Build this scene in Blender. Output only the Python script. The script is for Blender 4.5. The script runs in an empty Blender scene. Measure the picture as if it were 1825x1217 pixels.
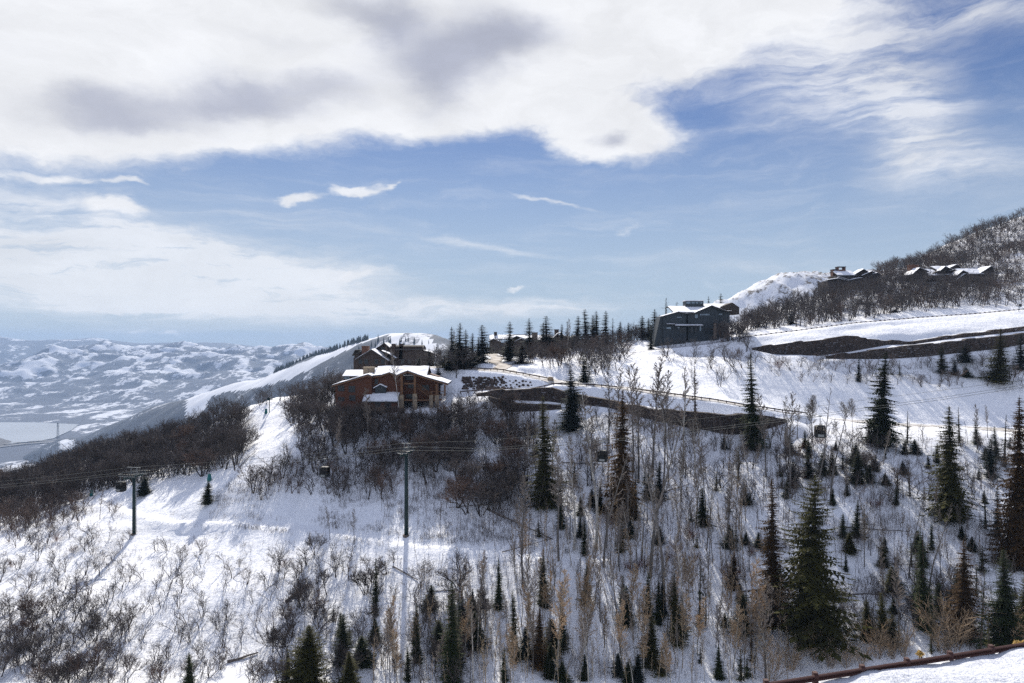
import bpy, bmesh, math, random
import numpy as np
from mathutils import Vector, Matrix
R = math.radians
rng = np.random.default_rng(11)
random.seed(5)
sc = bpy.context.scene
C = sc.collection

# ---------------------------------------------------------------- camera, world, sun, exposure
F = 1300.0; CX = 912.5; CY = 608.5          # focal length in photo pixels, principal point
cam = bpy.data.cameras.new("camera"); camo = bpy.data.objects.new("camera", cam); C.objects.link(camo)
cam.lens = 36.0 * F / 1825.0; cam.sensor_width = 36.0; cam.clip_start = 0.5; cam.clip_end = 60000
camo.location = (0, 0, 0); camo.rotation_euler = (R(90), 0, 0)
sc.camera = camo
SUN_EL, SUN_AZ = R(37), R(-7)                # azimuth measured from +Y towards +X
world = bpy.data.worlds.new("World"); sc.world = world; world.use_nodes = True
SKY_STRENGTH = 0.065
sun = bpy.data.lights.new("sun", 'SUN'); sun.energy = 4.5; sun.angle = R(0.53); sun.color = (1.0, 0.94, 0.85)
suno = bpy.data.objects.new("sun", sun); C.objects.link(suno)
sdir = Vector((math.sin(SUN_AZ)*math.cos(SUN_EL), math.cos(SUN_AZ)*math.cos(SUN_EL), math.sin(SUN_EL)))
suno.rotation_euler = (-sdir).to_track_quat('-Z', 'Y').to_euler(); suno.location = (0, 100, 300)
sc.view_settings.view_transform = 'Standard'; sc.view_settings.look = 'None'
sc.view_settings.gamma = 1.0; sc.view_settings.exposure = 0.46
sc.cycles.use_denoising = False
sc.cycles.volume_bounces = 0; sc.cycles.max_bounces = 5; sc.cycles.diffuse_bounces = 3
sc.cycles.transparent_max_bounces = 8; sc.cycles.glossy_bounces = 2; sc.cycles.transmission_bounces = 3
sc.cycles.use_adaptive_sampling = False

class NT:
    """tiny node-tree writer"""
    def __init__(s, tree): s.t = tree; s.n = tree.nodes; s.l = tree.links
    def add(s, kind, **kw):
        nd = s.n.new(kind)
        for k, v in kw.items():
            if k.startswith('i_'): s.put(nd.inputs[k[2:].replace('_', ' ')], v)
            else: setattr(nd, k, v)
        return nd
    def put(s, sock, v):
        if isinstance(v, bpy.types.NodeSocket): s.l.new(v, sock)
        else: sock.default_value = v
    def math(s, op, a, b=0.0, clamp=False):
        nd = s.n.new('ShaderNodeMath'); nd.operation = op; nd.use_clamp = clamp
        s.put(nd.inputs[0], a); s.put(nd.inputs[1], b); return nd.outputs[0]
    def vmath(s, op, a, b=None):
        nd = s.n.new('ShaderNodeVectorMath'); nd.operation = op
        s.put(nd.inputs[0], a)
        if b is not None: s.put(nd.inputs[3 if op == 'SCALE' else 1], b)
        return nd.outputs['Value'] if op in ('LENGTH', 'DOT_PRODUCT') else nd.outputs[0]
    def ramp(s, fac, lo, hi, a=0.0, b=1.0, smooth=True):
        nd = s.n.new('ShaderNodeMapRange'); nd.interpolation_type = 'SMOOTHSTEP' if smooth else 'LINEAR'
        s.put(nd.inputs['Value'], fac); nd.inputs['From Min'].default_value = lo; nd.inputs['From Max'].default_value = hi
        nd.inputs['To Min'].default_value = a; nd.inputs['To Max'].default_value = b; return nd.outputs['Result']
    def noise(s, vec, scale, detail=4, rough=0.55, dist=0.0):
        nd = s.n.new('ShaderNodeTexNoise'); nd.noise_dimensions = '3D'
        s.put(nd.inputs['Vector'], vec); nd.inputs['Scale'].default_value = scale
        nd.inputs['Detail'].default_value = detail; nd.inputs['Roughness'].default_value = rough
        nd.inputs['Distortion'].default_value = dist; return nd.outputs['Fac']
    def mapping(s, vec, loc=(0,0,0), rot=(0,0,0), sca=(1,1,1), kind='POINT'):
        nd = s.n.new('ShaderNodeMapping'); nd.vector_type = kind; s.put(nd.inputs['Vector'], vec)
        nd.inputs['Location'].default_value = loc; nd.inputs['Rotation'].default_value = rot; nd.inputs['Scale'].default_value = sca
        return nd.outputs[0]
    def mix(s, fac, a, b, kind='MIX'):
        nd = s.n.new('ShaderNodeMix'); nd.data_type = 'RGBA'; nd.blend_type = kind
        s.put(nd.inputs[0], fac)
        for sock, v in ((nd.inputs[6], a), (nd.inputs[7], b)):
            if isinstance(v, tuple) and len(v) == 3: v = v + (1,)
            s.put(sock, v)
        return nd.outputs[2]

def build_sky():
    w = NT(world.node_tree)
    w.n.clear()
    out = w.add('ShaderNodeOutputWorld'); bg = w.add('ShaderNodeBackground')
    w.l.new(bg.outputs[0], out.inputs[0])
    sky = w.add('ShaderNodeTexSky'); sky.sky_type = 'NISHITA'; sky.sun_disc = False
    sky.sun_elevation = SUN_EL; sky.sun_rotation = SUN_AZ
    sky.altitude = 2300; sky.air_density = 1.25; sky.dust_density = 0.25; sky.ozone_density = 2.5
    tc = w.add('ShaderNodeTexCoord').outputs['Generated']
    sep = w.add('ShaderNodeSeparateXYZ'); w.l.new(tc, sep.inputs[0])
    az = w.math('ARCTAN2', sep.outputs[0], sep.outputs[1]); el = w.math('ARCSINE', sep.outputs[2])
    comb = w.add('ShaderNodeCombineXYZ'); w.l.new(az, comb.inputs[0]); w.l.new(el, comb.inputs[1])
    ae = comb.outputs[0]
    def P(px, py):
        d = Vector(((px-CX)/F, 1.0, (CY-py)/F)).normalized()
        return math.atan2(d.x, d.y), math.asin(d.z)
    wn = w.add('ShaderNodeTexNoise'); w.put(wn.inputs['Vector'], w.mapping(ae, sca=(1, 1.9, 1)))
    wn.inputs['Scale'].default_value = 5.5; wn.inputs['Detail'].default_value = 5; wn.inputs['Roughness'].default_value = .62
    warp = w.vmath('SUBTRACT', wn.outputs['Color'], (0.5, 0.5, 0.5))
    warped = w.vmath('ADD', ae, w.vmath('MULTIPLY', warp, (0.17, 0.075, 0.0)))
    soft = w.vmath('ADD', ae, w.vmath('MULTIPLY', warp, (0.08, 0.05, 0.0)))
    def blobs(items, vec):
        acc = None
        for (px, py, a, b, rot, wt) in items:
            cx, cy = P(px, py)
            m = w.mapping(vec, loc=(cx, cy, 0), rot=(0, 0, R(rot)), sca=(a/F, b/F, 1), kind='TEXTURE')
            r = w.ramp(w.vmath('LENGTH', m), 1.0, 0.0, 0.0, wt)
            acc = r if acc is None else w.math('ADD', acc, r)
        return acc
    dense = blobs([(150,40,520,215,0,1.2),(560,60,450,205,0,1.2),(60,170,420,105,-6,1.0),(420,210,300,75,-4,1.0),
                   (950,60,420,180,-4,1.2),(1000,160,260,130,-25,.95),(1130,235,150,72,-4,1.15),(1060,262,110,36,0,.55),(1300,30,330,115,-8,.9),
                   (760,200,300,66,4,1.0),(1180,90,200,100,-10,.6),(-250,90,500,230,0,1.2),(1500,-120,900,150,0,1.0),(400,-150,1100,230,0,1.3)], warped)
    small = blobs([(640,330,92,20,3,1.45),(525,350,88,20,6,1.4),(705,328,24,8,0,.8),(90,310,170,20,3,1.1),(250,316,60,9,0,.7),(30,262,150,26,-4,.9),
                   (190,372,95,34,-14,.8),(260,382,90,24,-8,.7),(655,490,75,24,8,.9),(915,514,55,10,3,.9),(640,531,45,9,0,.9),
                   (340,592,42,8,2,1.0),(262,584,60,5,-2,.9),(30,587,60,4,0,.4),(340,288,60,10,-3,.7),(1101,411,36,12,6,.55)], warped)
    wisp = blobs([(80,420,440,105,-8,.95),(160,500,560,85,-4,1.1),(450,540,460,42,-3,1.1),(800,550,380,26,0,.95),(500,480,330,60,-6,.6),(980,540,240,16,0,.6),
                  (330,440,300,48,-14,.45),(560,495,240,40,-5,.5),(1480,80,260,140,-35,.62),(1420,150,220,110,-25,.45),(1640,40,200,50,-8,.42),
                  (1620,200,150,110,-48,.6),(1700,300,190,75,-12,.55),(1600,300,80,130,-20,.2),(980,360,110,5,-11,.9),(1300,470,330,36,-2,.18),
                  (1800,20,140,40,-20,.45),(860,440,200,10,-8,.4),(1330,225,200,14,0,.28),(560,410,420,60,-10,.15)], soft)
    grey = blobs([(470,162,240,66,3,.95),(610,150,110,50,-6,.5),(400,180,200,50,4,.4),(200,190,170,52,4,1.0),(90,205,200,44,0,.45),(800,90,220,130,15,1.0),(770,150,90,80,0,.5),(880,100,200,70,5,.4),
                  (620,10,160,55,-10,1.0),(930,75,160,60,0,.7),(1088,240,52,30,0,1.1),(500,66,190,34,0,.5),(330,225,150,28,0,.4),
                  (30,90,120,60,0,.25),(700,20,90,80,0,.6)], w.vmath('ADD', ae, w.vmath('MULTIPLY', warp, (0.11, 0.075, 0.0))))
    nz = w.noise(w.mapping(warped, sca=(1, 2.2, 1)), 9.0, 8, .6)
    ns = w.noise(w.mapping(soft, rot=(0,0,R(9)), sca=(1, 8.5, 1)), 5.0, 9, .66, .35)      # combed cirrus
    nr = w.noise(w.mapping(soft, rot=(0,0,R(-22)), sca=(1.0, 3.4, 1)), 26.0, 6, .62, .4)      # ripples
    nl = w.noise(w.mapping(warped, sca=(1, 2.6, 1)), 4.2, 7, .62, .5)
    nf = w.noise(w.mapping(warped, sca=(1, 1.8, 1)), 34.0, 5, .65)
    nz = w.math('ADD', w.math('MULTIPLY', nz, .82), w.math('MULTIPLY', nf, .18))
    d1 = w.ramp(w.math('ADD', dense, w.math('MULTIPLY', w.math('SUBTRACT', nz, .5), 1.5)), .05, 1.0)
    d2 = w.ramp(w.math('ADD', small, w.math('MULTIPLY', w.math('SUBTRACT', nz, .5), 2.6)), .35, 1.25, 0, .9)
    nwr = w.math('ADD', w.math('MULTIPLY', ns, .72), w.math('MULTIPLY', nr, .28))
    d3 = w.math('MULTIPLY', wisp, w.ramp(nwr, .27, .72, .05, 1.35))
    d3 = w.math('MINIMUM', d3, .78)
    thin = w.math('MULTIPLY', w.ramp(ns, .45, .75), w.ramp(el, .55, .02, .02, .22))
    keep = w.math('MULTIPLY', w.math('SUBTRACT', 1.0, d1), w.math('SUBTRACT', 1.0, d2))
    keep = w.math('MULTIPLY', keep, w.math('SUBTRACT', 1.0, d3)); keep = w.math('MULTIPLY', keep, w.math('SUBTRACT', 1.0, thin))
    dens = w.math('SUBTRACT', 1.0, keep, True)
    g = w.math('MULTIPLY', w.ramp(w.math('ADD', grey, w.math('MULTIPLY', w.math('SUBTRACT', nl, .5), 1.35)), .05, 1.5), .92)
    tex = w.math('MULTIPLY', w.ramp(nz, .25, .75, .95, 1.04), w.ramp(nl, .35, .65, .91, 1.03))
    lit = w.mix(g, (.665, .675, .70), (.315, .335, .415))
    nm = w.add('ShaderNodeVectorMath', operation='SCALE'); w.l.new(lit, nm.inputs[0]); w.l.new(tex, nm.inputs[3])
    skyc = w.add('ShaderNodeVectorMath', operation='SCALE'); w.l.new(w.vmath('MULTIPLY', sky.outputs[0], (.47,.56,.78)), skyc.inputs[0]); skyc.inputs[3].default_value = SKY_STRENGTH
    clear = w.mix(w.ramp(el, .40, .0, 0, .85), skyc.outputs[0], (.36,.435,.51))
    # unseen sky (sides, overhead, behind the viewer): broken bright cloud added for fill light
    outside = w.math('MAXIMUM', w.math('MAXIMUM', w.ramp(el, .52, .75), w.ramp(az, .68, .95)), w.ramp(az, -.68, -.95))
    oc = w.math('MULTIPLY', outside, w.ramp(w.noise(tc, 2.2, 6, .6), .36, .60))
    fill_cloud = w.mix(w.ramp(az, -2.2, 2.2), (.58,.63,.80), (.55,.61,.78))
    clear = w.mix(w.math('MULTIPLY', oc, .8), clear, fill_cloud)
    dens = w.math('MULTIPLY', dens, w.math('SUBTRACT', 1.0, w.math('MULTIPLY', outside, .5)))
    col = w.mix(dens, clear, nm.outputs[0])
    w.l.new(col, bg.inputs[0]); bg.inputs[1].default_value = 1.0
build_sky()
world.cycles.sampling_method = 'MANUAL'; world.cycles.sample_map_resolution = 512

# ---------------------------------------------------------------- materials
MATS = {}
def mat(name, col, rough=.8, vary=0.0, noise=None, bump=0.0, spec=.3, metal=0.0, trans=0.0, rnd=0.0, stretch=(1,1,1), col2=None):
    """procedural material: noise mixes col and col2 (or a scaled col), rnd varies whole objects"""
    if name in MATS: return MATS[name]
    m = bpy.data.materials.new(name); m.use_nodes = True; t = NT(m.node_tree)
    b = t.n['Principled BSDF']; b.inputs['Roughness'].default_value = rough
    b.inputs['Specular IOR Level'].default_value = spec; b.inputs['Metallic'].default_value = metal
    base = tuple(col) + (1,)
    vec = t.mapping(t.add('ShaderNodeTexCoord').outputs['Object'], sca=stretch)
    c = base
    if noise:
        n = t.noise(vec, noise, 5, .6)
        c2 = tuple(col2) + (1,) if col2 else tuple(x*(1-vary) for x in col) + (1,)
        c = t.mix(t.ramp(n, .35, .65), base, c2)
        if bump:
            bn = t.add('ShaderNodeBump'); bn.inputs['Strength'].default_value = bump; t.l.new(n, bn.inputs['Height'])
            bn.inputs['Distance'].default_value = .1
            t.l.new(bn.outputs[0], b.inputs['Normal'])
    if rnd:
        oi = t.add('ShaderNodeObjectInfo')
        c = t.mix(1.0, c, t.ramp(oi.outputs['Random'], 0, 1, 1-rnd, 1+rnd, False), 'MULTIPLY') if isinstance(c, bpy.types.NodeSocket) else \
            t.mix(1.0, base, t.ramp(oi.outputs['Random'], 0, 1, 1-rnd, 1+rnd, False), 'MULTIPLY')
    t.put(b.inputs['Base Color'], c)
    if trans:
        tr = t.add('ShaderNodeBsdfTranslucent'); t.put(tr.inputs[0], c)
        mx = t.add('ShaderNodeMixShader'); mx.inputs[0].default_value = trans
        t.l.new(b.outputs[0], mx.inputs[1]); t.l.new(tr.outputs[0], mx.inputs[2])
        t.l.new(mx.outputs[0], t.n['Material Output'].inputs[0])
    MATS[name] = m
    return m

# ---------------------------------------------------------------- mesh builder
class MB:
    def __init__(s): s.v = []; s.f = []; s.m = []; s.cur = 0
    def add(s, vs, fs):
        o = len(s.v); s.v += [tuple(p) for p in vs]; s.f += [tuple(i+o for i in f) for f in fs]; s.m += [s.cur]*len(fs)
    def box(s, x0, x1, y0, y1, z0, z1):
        s.add([(x0,y0,z0),(x1,y0,z0),(x1,y1,z0),(x0,y1,z0),(x0,y0,z1),(x1,y0,z1),(x1,y1,z1),(x0,y1,z1)],
              [(0,3,2,1),(4,5,6,7),(0,1,5,4),(1,2,6,5),(2,3,7,6),(3,0,4,7)])
    def prof(s, pts, a, b, axis='y'):
        """closed XZ outline extruded along y (or YZ outline along x)"""
        n = len(pts)
        area = sum(pts[i][0]*pts[(i+1)%n][1]-pts[(i+1)%n][0]*pts[i][1] for i in range(n))
        if area < 0: pts = pts[::-1]
        if axis == 'y': f0 = [(x, a, z) for x, z in pts]; f1 = [(x, b, z) for x, z in pts]
        else: f0 = [(a, y, z) for y, z in pts]; f1 = [(b, y, z) for y, z in pts]
        fs = [tuple(range(n)), tuple(range(2*n-1, n-1, -1))] + [(i, i+n, (i+1)%n+n, (i+1)%n) for i in range(n)]
        if axis == 'x': fs = [f[::-1] for f in fs]
        s.add(f0+f1, fs)
    def band(s, top, thick, a, b, axis='y'):
        """polyline top (x,z) made into a slab of given thickness and extruded"""
        for i in range(len(top)-1):
            (x0, z0), (x1, z1) = top[i], top[i+1]
            s.prof([(x0,z0-thick),(x1,z1-thick),(x1,z1),(x0,z0)], a, b, axis)
    def tube(s, pts, rad, n=6, cap=True):
        pts = [Vector(p) for p in pts]; o = len(s.v)
        if not hasattr(rad, '__len__'): rad = [rad]*len(pts)
        for i, p in enumerate(pts):
            d = (pts[min(i+1, len(pts)-1)] - pts[max(i-1, 0)])
            if d.length < 1e-9: d = Vector((0,0,1))
            d.normalize(); u = d.cross(Vector((0,0,1)) if abs(d.z) < .9 else Vector((1,0,0))).normalized(); w = d.cross(u)
            for k in range(n):
                a = 2*math.pi*k/n; q = p + (u*math.cos(a)+w*math.sin(a))*rad[i]; s.v.append((q.x,q.y,q.z))
        fs = []
        for i in range(len(pts)-1):
            for k in range(n):
                a, b = o+i*n+k, o+i*n+(k+1)%n; fs.append((a, b, b+n, a+n))
        if cap:
            fs.append(tuple(o+k for k in range(n))[::-1]); fs.append(tuple(o+(len(pts)-1)*n+k for k in range(n)))
        s.f += fs; s.m += [s.cur]*len(fs)
    def build(s, name, mats, parent=None, smooth=False, loc=None):
        me = bpy.data.meshes.new(name); me.from_pydata(s.v, [], s.f); me.update()
        for m in (mats if isinstance(mats, (list, tuple)) else [mats]): me.materials.append(m)
        if any(s.m): me.polygons.foreach_set('material_index', s.m)
        if smooth: me.polygons.foreach_set('use_smooth', [True]*len(me.polygons))
        o = bpy.data.objects.new(name, me); C.objects.link(o)
        if parent: o.parent = parent
        if loc: o.location = loc
        return o
def tag(o, label=None, cat=None, group=None, kind=None):
    for k, v in (('label', label), ('category', cat), ('group', group), ('kind', kind)):
        if v: o[k] = v
    return o
def empty(name, loc=(0,0,0), rz=0.0):
    o = bpy.data.objects.new(name, None); C.objects.link(o); o.location = loc; o.rotation_euler = (0,0,rz); o.empty_display_size = .5
    return o
def at(px, py, Y): return Vector(((px-CX)/F*Y, Y, (CY-py)/F*Y))
def fast_mesh(name, V, Fc, mats, smooth=True, parent=None):
    """big mesh from arrays; Fc is (n,3) or (n,4)"""
    me = bpy.data.meshes.new(name); n, k = Fc.shape
    me.vertices.add(len(V)); me.vertices.foreach_set('co', np.asarray(V, np.float32).ravel())
    me.loops.add(n*k); me.loops.foreach_set('vertex_index', Fc.astype(np.int32).ravel())
    me.polygons.add(n); me.polygons.foreach_set('loop_start', np.arange(n, dtype=np.int32)*k)
    me.polygons.foreach_set('use_smooth', np.full(n, smooth))
    me.update(calc_edges=True); me.validate()
    for m in (mats if isinstance(mats, (list, tuple)) else [mats]): me.materials.append(m)
    o = bpy.data.objects.new(name, me); C.objects.link(o)
    if parent: o.parent = parent
    return o

# ---------------------------------------------------------------- noise and interpolation
def vnoise(x, y, seed=0):
    xi = np.floor(x).astype(np.int64); yi = np.floor(y).astype(np.int64); fx = x-xi; fy = y-yi
    fx = fx*fx*fx*(fx*(fx*6-15)+10); fy = fy*fy*fy*(fy*(fy*6-15)+10)
    def h(a, b):
        n = (a*374761393 + b*668265263 + seed*974634777) & 0xffffffff
        n = ((n ^ (n >> 13))*1274126177) & 0xffffffff
        return ((n ^ (n >> 16)) & 0xffff)/65535.0*2-1
    return (h(xi,yi)*(1-fx)+h(xi+1,yi)*fx)*(1-fy) + (h(xi,yi+1)*(1-fx)+h(xi+1,yi+1)*fx)*fy
def fbm(x, y, octv=5, seed=0, gain=.5):
    a = 1.0; s = 0; 
    for i in range(octv): s = s + a*vnoise(x*2**i, y*2**i, seed+i*17); a *= gain
    return s
def ridged(x, y, octv=5, seed=0):
    a = 1.0; s = 0
    for i in range(octv): s = s + a*(1-2*np.abs(vnoise(x*2**i, y*2**i, seed+i*31))); a *= .5
    return s
class RBF:
    def __init__(s, pts, scale, lam=1e-3, sy=1.0):
        P = np.array([(p[0]/scale, p[1]/scale*sy) for p in pts]); z = np.array([p[2] for p in pts], float)
        s.P = P; s.scale = scale; s.sy = sy; n = len(P)
        K = s.k(np.hypot(P[:,None,0]-P[None,:,0], P[:,None,1]-P[None,:,1])) + lam*np.eye(n)
        A = np.zeros((n+3, n+3)); A[:n,:n] = K; A[:n,n] = 1; A[:n,n+1:] = P; A[n,:n] = 1; A[n+1:,:n] = P.T
        s.w = np.linalg.solve(A, np.concatenate([z, [0,0,0]]))
    def k(s, r): return np.where(r > 1e-9, r*r*np.log(np.maximum(r, 1e-9)), 0)
    def __call__(s, X, Y):
        x = np.asarray(X, float)/s.scale; y = np.asarray(Y, float)/s.scale*s.sy
        out = s.w[-3] + s.w[-2]*x + s.w[-1]*y
        for i in range(len(s.P)): out = out + s.w[i]*s.k(np.hypot(x-s.P[i,0], y-s.P[i,1]))
        return out
def grid_mesh(name, X, Y, Z, material, smooth=True):
    ny, nx = Z.shape
    V = np.stack([X, Y, Z], -1).reshape(-1, 3)
    i = np.arange(ny-1)[:,None]*nx + np.arange(nx-1)[None,:]
    Fc = np.stack([i, i+1, i+1+nx, i+nx], -1).reshape(-1, 4)
    return fast_mesh(name, V, Fc, material, smooth)
# ---------------------------------------------------------------- near hillside
G = []      # control points (X, Y, Z)
def gp(px, rows):
    for r in rows:
        py, Y = r; p = at(px, py, Y); G.append((p.x, p.y, p.z))
for px in (-120, 0): gp(px, [(1217,110),(1130,124),(1040,142),(960,168),(915,195),(880,240),(873,258)]); G.append(((px-CX)/F*330, 330, -82))
gp(130, [(1217,111),(1060,138),(950,164),(898,186),(850,222),(828,252)]); G.append(((130-CX)/F*330, 330, -74))
gp(240, [(1217,112),(1060,139),(945,165),(908,176),(860,200),(815,232),(798,252)]); G.append(((240-CX)/F*330, 330, -68))
gp(350, [(1080,134),(940,164),(905,172),(862,187),(800,225),(772,250)]); G.append(((350-CX)/F*330, 330, -60))
gp(450, [(1217,112),(1080,132),(958,154),(890,168),(840,178),(790,205),(745,232),(722,248)]); G.append(((450-CX)/F*330, 330, -52))
gp(505, [(712,247),(760,215)]); G.append(((505-CX)/F*330, 330, -44))
gp(600, [(1217,112),(1080,131),(960,152),(870,168),(800,180),(745,193),(725,205),(700,222),(688,245)]); G.append(((600-CX)/F*340, 340, -38))
gp(724, [(1217,113),(1080,130),(948,150),(850,170),(790,182),(738,194),(725,203),(680,219),(660,232),(656,255)]); G.append(((724-CX)/F*340, 340, -30))
gp(830, [(948,150),(850,170),(760,187),(722,197),(698,207),(662,219),(652,235),(645,262)]); G.append(((830-CX)/F*350, 350, -26))
gp(960, [(1217,114),(1080,131),(950,150),(850,170),(738,195),(688,209),(668,219),(650,236),(632,265),(628,300)]); G.append(((960-CX)/F*380, 380, -25))
gp(1080, [(1217,115),(1080,131),(950,150),(850,169),(745,190),(720,200),(695,207),(680,215),(655,233),(628,262),(612,290)]); G.append(((1080-CX)/F*380, 380, -18))
gp(1200, [(1217,116),(1080,132),(950,150),(850,168),(762,187),(732,193),(706,202),(694,212),(660,233),(628,256),(611,272),(598,300)]); G.append(((1200-CX)/F*400, 400, -8))
gp(1330, [(1217,117),(1080,132),(950,150),(850,167),(778,185),(738,193),(722,202),(712,212),(672,230),(632,250),(605,266),(592,285),(575,330)]); G.append(((1330-CX)/F*450, 450, 0))
gp(1450, [(1217,118),(1080,132),(930,151),(840,168),(770,187),(740,199),(741,209),(734,217),(692,230),(645,245),(592,266),(583,282),(560,320),(530,370)]); G.append(((1450-CX)/F*470, 470, 20)); G.append(((1450-CX)/F*600, 600, -20))
gp(1580, [(1080,131),(920,151),(830,168),(752,194),(758,205),(745,216),(695,230),(645,246),(583,268),(572,284),(540,325),(505,375),(480,430)]); G.append(((1580-CX)/F*560, 560, 40))
gp(1700, [(1217,112),(1060,132),(915,151),(830,168),(756,192),(764,204),(748,216),(698,230),(648,246),(575,270),(561,288),(530,325),(500,372),(468,425),(434,480)]); G.append(((1700-CX)/F*600, 600, 60))
gp(1825, [(1217,108),(1060,130),(925,149),(840,166),(768,190),(776,202),(752,216),(690,232),(640,248),(570,272),(552,290),(505,340),(450,400),(388,480)]); G.append(((1825-CX)/F*620, 620, 90))
gp(1960, [(1217,106),(1050,130),(930,148),(780,188),(755,216),(640,249),(560,274),(535,292),(470,345),(410,400),(345,480)]); G.append(((1960-CX)/F*620, 620, 110))
for x, z in ((-110,-52),(-40,-50),(30,-48),(110,-46)): G.append((x, 95, z))
HILL = RBF(G, 100.0, 2e-4)
# polylines of roads and walls: (px, py, Y)
def poly(items): return [at(*i) for i in items]
def resample(P, step):
    out = [P[0].copy()]
    for a, b in zip(P[:-1], P[1:]):
        n = max(1, int((b-a).length/step))
        for i in range(1, n+1): out.append(a.lerp(b, i/n))
    return out
ROADS = []   # (polyline, half width, fade)
road1 = poly([(700,655,232),(760,654,226),(831,657,222),(886,661,219),(944,669,217),(990,679,213),(1050,686,210),(1116,692,207.5),(1203,704,203),(1260,712,201),(1330,724,200),(1395,734,201),(1440,741,206),(1500,749,209),(1600,757,208),(1700,762,207),(1830,768,206),(1990,772,205)])
road2 = poly([(886,660,221),(900,652,232),(880,644,246),(888,638,258),(872,630,272)])
path3 = poly([(1040,690,207),(990,687,206.5),(938,691,206),(886,697,206),(800,702,207),(760,707,208)])
shelf = poly([(1100,632,262),(1180,622,263),(1250,614,265),(1330,600,270),(1420,589,274),(1518,576,278),(1628,567,283),(1730,560,287),(1825,551,291),(1980,533,298)])
trail = poly([(60,918,180),(130,900,183),(180,893,184),(230,907,177),(300,930,168),(400,946,163),(500,960,157),(600,971,153),(724,978,147),(860,985,144),(1000,990,142),(1120,985,144)])
ROADS += [(road1, 5.6, 3.0), (road2, 3.0, 4.0), (path3, 1.5, 2.0), (shelf, 3.2, 5.0), (trail, .9, 1.7)]
# retaining walls: list of (px_top, py_top, py_base, Y)
WALLS = {
 'lower': [(849,701,704,201),(895,694,708,201),(944,691,711,201),(984,690,713,201),(1001,695.5,715,200.5),(1039,705.5,719,200),(1088,714,724,197),(1131,721,737,194),(1174,729,748,191),(1231,733,760,188.5),(1260,735,764,187.5),(1294,739,771.5,186),(1325,738,769,186.5),(1363,742,761,188.5),(1397,746,750,191)],
 'lower_tier': [(872,706,709,197),(895,713,728.6,196.5),(921,716,731.5,196),(958,718.5,730,195.5),(1000,722,727,195)],
 'upper': [(1341,619.5,622.5,257),(1378,614,631,256),(1427,607,636,255),(1430,609,636,255),(1468,605,631,255.5),(1507,599,626,256),(1540,600.7,620,256.5),(1543,603.5,619.5,256.5),(1577,606,613.5,257),(1620,609,612.7,257.5),(1680,600,604,258.5),(1737,592.6,597.6,259.5),(1825,581.6,588,261),(1960,565,573,264)],
 'upper_tier': [(1473,634.5,638,248.5),(1553,623,638.5,249),(1600,618,637,249.3),(1645,614,634,249.6),(1700,607,628,250),(1767,600,621,250.5),(1825,594,611.5,251.5),(1960,578,595,254)],
}
def seg_dist(X, Y, P, vals):
    """distance to polyline P (xy) and interpolated values, and signed side (+ = away from camera)"""
    best = np.full(X.shape, 1e9); val = [np.zeros(X.shape) for _ in vals]; side = np.zeros(X.shape)
    for i in range(len(P)-1):
        ax, ay = P[i]; bx, by = P[i+1]; dx, dy = bx-ax, by-ay; L2 = dx*dx+dy*dy+1e-9
        t = np.clip(((X-ax)*dx+(Y-ay)*dy)/L2, 0, 1)
        qx = ax+t*dx; qy = ay+t*dy; d = np.hypot(X-qx, Y-qy); m = d < best
        best = np.where(m, d, best)
        for k, v in enumerate(vals): val[k] = np.where(m, v[i]+(v[i+1]-v[i])*t, val[k])
        cr = dx*(Y-ay)-dy*(X-ax); side = np.where(m, np.sign(cr)*(1 if dx >= 0 else -1), side)
    return best, val, side
def sstep(x): x = np.clip(x, 0, 1); return x*x*(3-2*x)
gx = np.concatenate([np.arange(-330,-190,3.0), np.arange(-190,260,1.25), np.arange(260,520,4.0)])
gy = np.concatenate([np.arange(96,180,1.1), np.arange(180,275,0.95), np.arange(275,360,2.2), np.arange(360,640,5.0)])
GX, GY = np.meshgrid(gx, gy)
GZ = HILL(GX, GY)
GZ += np.where(GY > 500, (500-GY)*.25, 0)
bumps = fbm(GX/34, GY/34, 3, 3)*0.9 + fbm(GX/9, GY/9, 3, 8)*.28
GZ += bumps*np.clip((GY-100)/30, 0, 1)
GZ += fbm(GX/3.2+GY*.012, GY/26, 3, 12)*(.20+.16*(1-sstep((GX+60)/60)))+fbm(GX/4.5, GY/4.5, 2, 14)*.10
road_mask = np.zeros(GX.shape); trail_mask = np.zeros(GX.shape)
def gz_at(x, y):
    ix = int(np.clip(np.searchsorted(gx, x), 0, len(gx)-1)); iy = int(np.clip(np.searchsorted(gy, y), 0, len(gy)-1)); return float(GZ[iy, ix])
for P, hw, fade in ROADS:
    if P in (trail, path3):
        for p in P: p.z = gz_at(p.x, p.y)-.2
    Q = resample(P, 6.0); Q2 = [(p.x, p.y) for p in Q]; zs = [p.z for p in Q]
    d, (z,), _ = seg_dist(GX, GY, Q2, [zs])
    k = 1-sstep((d-hw)/fade); GZ = GZ*(1-k)+z*k
    road_mask = np.maximum(road_mask, 1-sstep((d-hw*.9)/1.0)) if P in (road1, road2) else road_mask
for key, W in WALLS.items():
    P = [at(a, c, Y) for a, b, c, Y in W]; zt = [at(a, b, Y).z for a, b, c, Y in W]; zb = [p.z for p in P]
    d, (t, b), side = seg_dist(GX, GY, [(p.x, p.y) for p in P], [zt, zb])
    h = t-b
    kb = np.where((side > 0), 1-sstep((d-1.6)/3.5), 0); kf = np.where(side <= 0, 1-sstep((d-2.4)/5.0), 0)
    endf = 1.0
    GZ = GZ*(1-kb)+(t-.15)*kb
    GZ = GZ*(1-kf)+(b-.25)*kf
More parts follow.
